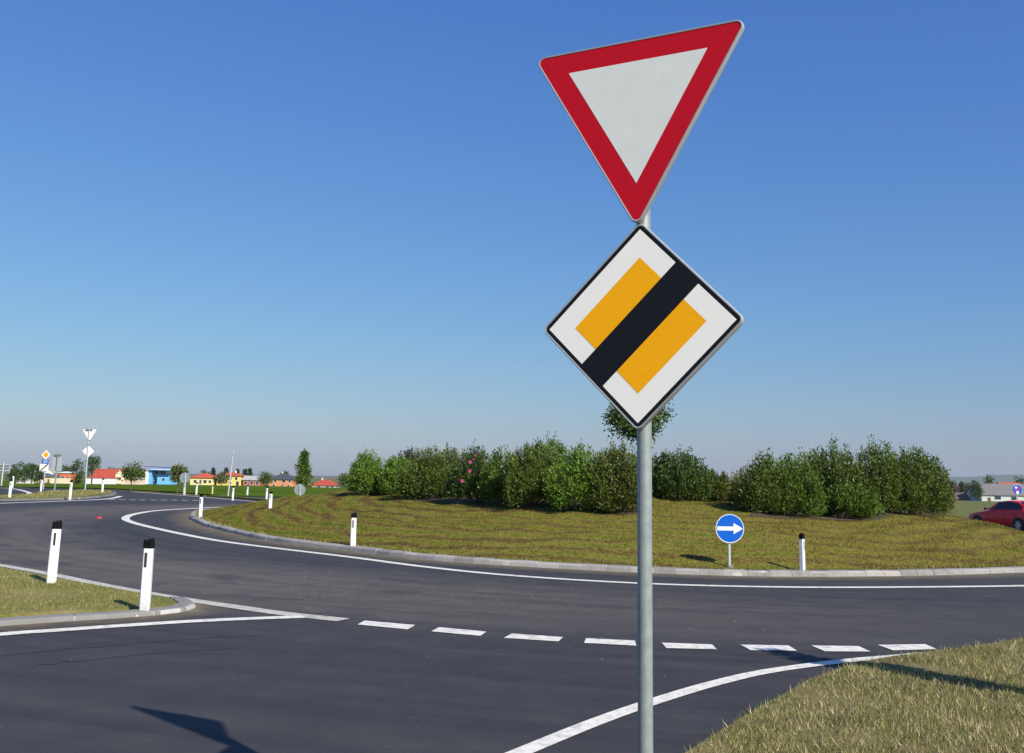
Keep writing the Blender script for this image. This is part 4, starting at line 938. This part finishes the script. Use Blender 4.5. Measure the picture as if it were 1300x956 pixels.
mb = MB(); mb.add([(xx(183.6), -1.5, zz(592.8)), (xx(219), -1.5, zz(594.4)), (xx(219), 9.5, zz(594.4)), (xx(183.6), 9.5, zz(592.8))]+[(xx(183.6), -1.5, zz(592.2)), (xx(219), -1.5, zz(593.2)), (xx(219), 9.5, zz(593.2)), (xx(183.6), 9.5, zz(592.2))], [(3, 2, 1, 0), (4, 5, 6, 7), (0, 1, 5, 4), (1, 2, 6, 5), (2, 3, 7, 6), (3, 0, 4, 7)]); mb.build('roof', wallm('dark_blue_roof', (.02, .08, .25)), t)
mb = MB(); mb.box(((xx(191)+xx(218))/2, -.9, zz(596)), (xx(218)-xx(191), .8, .5)); mb.build('fascia', wallm('pale_blue_fascia', (.4, .62, .85)), t)
mb = MB(); mb.box(((xx(199)+xx(215))/2, -.15, zz(603.2)), (xx(215)-xx(199), 1.2, .25)); mb.build('balcony', wallm('dark_blue_roof', (.02, .08, .25)), t)
for px, py, ww, wh in ((195.5, 600, 1.6, 1.6), (203, 600, 2.2, 1.5), (195, 610, 1.5, 1.9), (208, 608.5, 1.2, 1.2)):
    f = MB(); y_ = -.05 if px > 199 and py > 603 else 3.9
    f.box((xx(px), y_, zz(py)), (ww+.2, .12, wh+.2)); fo = f.build('window', M['frame_white'], t); g_ = MB(); g_.box((xx(px), y_-.065, zz(py)), (ww, .03, wh)); g_.build('pane', M['glass'], fo)
yel = wallm('yellow_render', (.80, .60, .12)); pyel = wallm('pale_yellow_render', (.78, .66, .26)); orr = roofm('orange_red_tiles', (.50, .085, .03))
house(242, 271, 615, 606.8, 600.6, pyel, orr, 'low pale yellow house with an orange red hip roof', 'hip', 10, 0, [Wn(-.28, .5, 1.4, 1.4), Dr(-.05, .45), Wn(.15, .5, 1.6, 1.5), Wn(.36, .5)], chim=None)
house(276, 306, 617, 604.4, 599.2, yel, orr, 'tall bright yellow house with red hip roof and white chimney', 'hip', 11, 3, [Wn(.05, .75), Wn(.3, .75), Wn(.05, .3), Wn(.36, .25, 1.4, 2.2), Wn(-.3, .7)], chim=.16)
house(309, 331, 617, 609.2, 604.6, wallm('brick_red_render', (.40, .13, .07)), roofm('pale_grey_tiles', (.42, .40, .38)), 'low brick red house with pale grey roof', 'gable_side', 9, 0, [Wn(0, .5, 1.2, 1.6), Wn(.32, .5, 1.2, 1.6), Wn(-.35, .5)])
house(342, 373, 619.4, 608.8, 600.8, wallm('orange_brick', (.66, .26, .11)), roofm('dark_grey_tiles', (.055, .06, .07)), 'large orange brick house under a dark hip roof', 'hip', 11, 0, [Wn(-.24, .8, 1.1, 1.2), Wn(.1, .8, 1.5, 1.3), Wn(.34, .8, 1.1, 1.2), Wn(-.3, .28, 1.1, 1.2), Wn(.3, .25, 1, 1), Dr(.05, .2)], chim=-.08)
house(396, 427, 621.5, 616.6, 608.8, wallm('white_render', (.75, .73, .68)), red_t, 'wide white house with a red hip roof left of the bush row', 'hip', 10, 0, [Wn(-.2, .5), Wn(.15, .5), Dr(.35, .45)], chim=-.15)
house(441, 458, 620.6, 616.4, 609.8, wallm('white_render', (.75, .73, .68)), orr, 'small red roofed house half covered by the light green bush', 'hip', 9, 0, [Wn(-.2, .5), Wn(.2, .5)])
house(1246, 1330, 638.2, 628.4, 615, wallm('pale_green_render', (.50, .56, .50)), roofm('weathered_grey_tiles', (.17, .16, .15)), 'long pale barn with a weathered grey roof behind the red car', 'gable_side', 14, 0, [(-.39, .35, 1.5, 1.9, 'door'), (-.26, .6, 2.6, 1.4, 'window'), (-.02, .55, 2.2, 1.4, 'window'), (.2, .55, 2.2, 1.4, 'window')], cat='barn', name='barn', Y=400/1.4)
house(1207, 1236.5, 637.4, 633.4, 626, wallm('brown_boards', (.12, .085, .06)), roofm('brown_tiles', (.13, .09, .075)), 'low brown shed with a broad roof on pale posts', 'gable_side', 8, 0, [(.1, .45, 1.2, .8, 'window')], cat='shed', name='shed', Y=410/1.4, over=.3)
house(1274, 1300, 620, 617.4, 613.2, cream, orr, 'house with a red roof ridge showing over the barn', 'gable_side', 9, 0, [Wn(0, .5)], Y=300)
house(1221, 1231, 624, 621.6, 617.6, cream, orr, 'little red roof between the cypress and the spruce', 'gable_side', 8, 0, [Wn(0, .5)], Y=335)
# garden walls
def gwall(px0, px1, yb, yt, m, label, Y=None):
    xm = (px0+px1)/2; Y = Y or 440; b = place(xm, Y); b.z = min(b.z, A(xm, yb, Y).z); k = Y/FPX; h = A(xm, yt, Y).z-b.z; W = (px1-px0)*k
    mb = MB(); mb.box((0, 0, h/2-.2), (W, .3, h+.4)); mb.box((0, 0, h+.06), (W+.1, .42, .12))
    n = max(2, int(W/3)); 
    for i in range(n+1): mb.box((-W/2+W*i/n, -.03, h/2), (.34, .4, h+.02))
    tag(mb.build('garden_wall', m, loc=b), label, 'garden wall')
gwall(66, 90.5, 613, 607.2, cream, 'long cream garden wall right of the peach house')
gwall(110, 148, 613, 608, wallm('white_render', (.75, .73, .68)), 'pale garden wall before the long red roofed house')
gwall(155, 184, 613.2, 609.6, wallm('pinkish_render', (.72, .55, .42)), 'low pinkish garden wall left of the blue house')
gwall(400, 435, 622.6, 619.4, wallm('white_render', (.75, .73, .68)), 'low white garden wall at the mound crest')

# ------------------------------------------------------------------ red car on the far side of the roundabout
def car():
    rw = G(1291.5, 675.5); th = R(107); fw = Vector((math.cos(th), math.sin(th), 0)); lf = Vector((-fw.y, fw.x, 0))
    c = rw+fw*1.32-lf*.76+Vector((.17, 0, 0)); c.z = terrain(c.x, c.y)
    t = empty('parked_car', c, 'red saloon car driving round behind the mound', 'car', None, th); t.name = 'car'
    red = plain('car_red', (.80, .010, .020), .35, var=.03, scale=3, spec=.3); red.node_tree.nodes['Principled BSDF'].inputs['Coat Weight'].default_value = .25
    dk = plain('car_dark_trim', (.012, .012, .013), .5); gl = plain('car_glass', (.012, .02, .016), .06, var=.2, scale=2)
    ch = plain('car_alloy', (.55, .55, .56), .3, .8)
    lamp_r = plain('tail_lamp_red', (.5, .01, .01), .2); lamp_w = plain('head_lamp_clear', (.7, .72, .75), .1)
    # lower body: stations front to rear (x, half width, bottom, belt, crown)
    st = [(2.24, .48, .34, .52, .54), (2.16, .70, .24, .62, .66), (1.95, .82, .20, .70, .76), (1.5, .87, .18, .80, .87), (1.0, .885, .18, .88, .96), (.7, .89, .18, .92, 1.0), (0, .89, .18, .95, 1.0), (-.8, .89, .18, .97, 1.0), (-1.4, .885, .19, .985, 1.02), (-1.8, .86, .21, .98, 1.03), (-2.15, .80, .25, .95, 1.01), (-2.26, .74, .34, .86, .90), (-2.29, .64, .42, .70, .72)]
    mb = MB(); rows = []
    for x, w_, zb, zt, zc in st:
        half = [(0, zb), (w_*.86, zb), (w_*.97, zb+.10), (w_, zb+(zt-zb)*.45), (w_*.995, zb+(zt-zb)*.72), (w_*.93, zt), (w_*.6, zt+(zc-zt)*.8), (0, zc)]
        rows.append([(x, y, z) for y, z in half]+[(x, -y, z) for y, z in half[-2:0:-1]])
    k = len(rows[0]); mb.add([p for r_ in rows for p in r_], [(i*k+j, i*k+(j+1) % k, (i+1)*k+(j+1) % k, (i+1)*k+j) for i in range(len(rows)-1) for j in range(k)]+[tuple(range(k))[::-1], tuple(range((len(rows)-1)*k, len(rows)*k))])
    mb.build('body', red, t, smooth=True)
    # roof shell and pillars
    gs = [(.78, .80, .985, .985, .70), (.1, .80, .99, 1.36, .60), (-.2, .80, .99, 1.415, .585), (-.6, .80, 1.0, 1.425, .58), (-1.05, .80, 1.0, 1.385, .58), (-1.5, .79, 1.01, 1.20, .62), (-1.86, .76, 1.02, 1.03, .68)]
    mb = MB(); rows = []
    for x, wb, zb, zt, wt in gs: rows.append([(x, wb, zb-.03), (x, wt, zt), (x, wt*.6, zt+.022), (x, 0, zt+.03), (x, -wt*.6, zt+.022), (x, -wt, zt), (x, -wb, zb-.03)])
    k = 7; mb.add([p for r_ in rows for p in r_], [(i*k+j, i*k+j+1, (i+1)*k+j+1, (i+1)*k+j) for i in range(len(rows)-1) for j in range(k-1)])
    mb.build('roof', red, t, smooth=True)
    def gside(x, f):                           # a point on the greenhouse side, f from belt (0) to roof (1)
        for a, b_ in zip(gs, gs[1:]):
            if a[0] >= x >= b_[0]:
                q = (a[0]-x)/(a[0]-b_[0]); L_ = [a[i]+(b_[i]-a[i])*q for i in range(5)]; return L_[1]+(L_[4]-L_[1])*f, L_[2]-.03+(L_[3]-L_[2]+.03)*f
    for sgn in (1, -1):
        for poly in ([(.66, .13), (.13, .90), (-.40, .92), (-.42, .10)], [(-.47, .10), (-.45, .92), (-1.0, .90), (-1.36, .80), (-1.50, .16)]):
            lo_ = [q for q in poly if q[1] < .5]; up_ = [q for q in poly if q[1] >= .5]
            xa, xb = max(q[0] for q in poly), min(q[0] for q in poly); nq = 14
            def edge(L, x):
                L = sorted(L); return float(np.interp(x, [q[0] for q in L], [q[1] for q in L]))
            ring_ = sorted(poly, key=lambda q: q[0]); vs = []
            for q in range(nq+1):
                x = xa+(xb-xa)*q/nq; tp = edge(up_+[p_ for p_ in (max(poly), min(poly)) if p_ not in up_], x); bt = edge(lo_+[p_ for p_ in (max(poly), min(poly)) if p_ not in lo_], x)
                for f in (bt, (bt+tp)/2, max(tp, bt)): y, z = gside(x, f); vs.append((x, sgn*(y+.012), z))
            m2 = MB(); m2.add(vs, [(q*3+i, q*3+i+1, q*3+4+i, q*3+3+i) for q in range(nq) for i in (0, 1)]); m2.build('side_window', gl, t)
        m2 = MB(); m2.box((.56, sgn*.98, 1.02), (.14, .17, .12), 0, .8); m2.build('mirror', dk, t)
        for x in (-.12, -1.0): m2 = MB(); m2.box((x, sgn*.893, .80), (.2, .03, .03)); m2.build('door_handle', red, t)
        m2 = MB()
        for x in (.62, -.43, -1.15): m2.box((x, sgn*.884, .58), (.012, .012, .66))
        m2.build('door_seam', dk, t)
        m2 = MB(); m2.box((.0, sgn*.87, .25), (2.0, .05, .08)); m2.build('sill', dk, t)
        m2 = MB(); m2.box((2.07, sgn*.58, .585), (.14, .26, .10), sgn*-.4, .85); m2.build('headlight', lamp_w, t)
        m2 = MB(); ys = [gside(-.435, f) for f in (.1, .5, .92)]; m2.add([(x, sgn*(y+.013), z) for y, z in ys for x in (-.40, -.47)], [(0, 1, 3, 2), (2, 3, 5, 4)]); m2.build('door_pillar', dk, t)
        m2 = MB(); m2.box((-2.2, sgn*.66, .80), (.16, .26, .2), sgn*.3, .9); m2.build('tail_light', lamp_r, t)
        for ax in (1.32, -1.32):
            m2 = MB(); pr = [(.37*math.cos(q*math.pi/12), .37*math.sin(q*math.pi/12)) for q in range(25)]; 
            m2.prism([(a, b_) for a, b_ in disc(28, .365)], (Vector((ax, sgn*.86, .335)), Vector((1, 0, 0)), Vector((0, 0, 1)), Vector((0, sgn, 0))), 0, .034); m2.build('wheel_arch', dk, t)
            m2 = MB(); pth = [(.20, 0), (.30, 0), (.318, .02), (.318, .19), (.30, .21), (.20, .21)]; n = 28
            vs = [(ax+r_*math.cos(2*math.pi*q/n), sgn*(.72+d), .318+r_*math.sin(2*math.pi*q/n)) for r_, d in pth for q in range(n)]
            m2.add(vs, [(i*n+q, i*n+(q+1) % n, (i+1)*n+(q+1) % n, (i+1)*n+q) for i in range(len(pth)-1) for q in range(n)]); wh = m2.build('wheel', plain('tyre_rubber', (.016, .016, .017), .8), t, smooth=True)
            m2 = MB(); ctr = Vector((ax, sgn*.9, .318)); m2.mi = 1; m2.prism(disc(24, .205), (ctr, Vector((1, 0, 0)), Vector((0, 0, 1)), Vector((0, sgn, 0))), -.02, .0); m2.mi = 0
            for s_ in range(6):
                q = s_*math.pi/3; e = Vector((math.cos(q), 0, math.sin(q))); f_ = Vector((-math.sin(q), 0, math.cos(q))); nn = Vector((0, sgn*.018, 0))
                m2.add([ctr+e*.03+f_*.035+nn, ctr+e*.2+f_*.03+nn, ctr+e*.2-f_*.03+nn, ctr+e*.03-f_*.035+nn], [(0, 1, 2, 3)])
            m2.add([ctr+Vector((r_*math.cos(2*math.pi*q/24), sgn*.02, r_*math.sin(2*math.pi*q/24))) for r_ in (.185, .212) for q in range(24)], [(q, (q+1) % 24, 24+(q+1) % 24, 24+q) for q in range(24)])
            m2.build('rim', [ch, dk], wh)
    for nm, q in (('windscreen', [(.70, .66, 1.0), (.16, .52, 1.35), (.16, -.52, 1.35), (.70, -.66, 1.0)]), ('rear_window', [(-1.12, .5, 1.39), (-1.74, .60, 1.10), (-1.74, -.60, 1.10), (-1.12, -.5, 1.39)])):
        s_ = .05; m2 = MB(); m2.add([(x+(.02 if nm == 'windscreen' else -.02), y, z+.035) for x, y, z in q], [(0, 1, 2, 3)]); m2.build(nm, gl, t)
    m2 = MB(); m2.box((-2.31, 0, .62), (.02, .52, .11)); m2.build('number_plate', M['frame_white'], t)
    m2 = MB(); m2.box((-2.27, 0, .40), (.08, 1.4, .12)); m2.build('bumper', dk, t)
car()

# ------------------------------------------------------------------ the air
m = bpy.data.materials.new('haze'); m.use_nodes = True; t = m.node_tree; t.nodes.remove(t.nodes['Principled BSDF'])
v = t.nodes.new('ShaderNodeVolumePrincipled'); v.inputs['Density'].default_value = .00008; v.inputs['Color'].default_value = (.86, .90, .96, 1); v.inputs['Anisotropy'].default_value = .2
t.links.new(v.outputs[0], t.nodes['Material Output'].inputs['Volume'])
mb = MB(); mb.box((0, 0, 57), (16600, 16600, 126)); tag(mb.build('haze', m), kind='stuff')
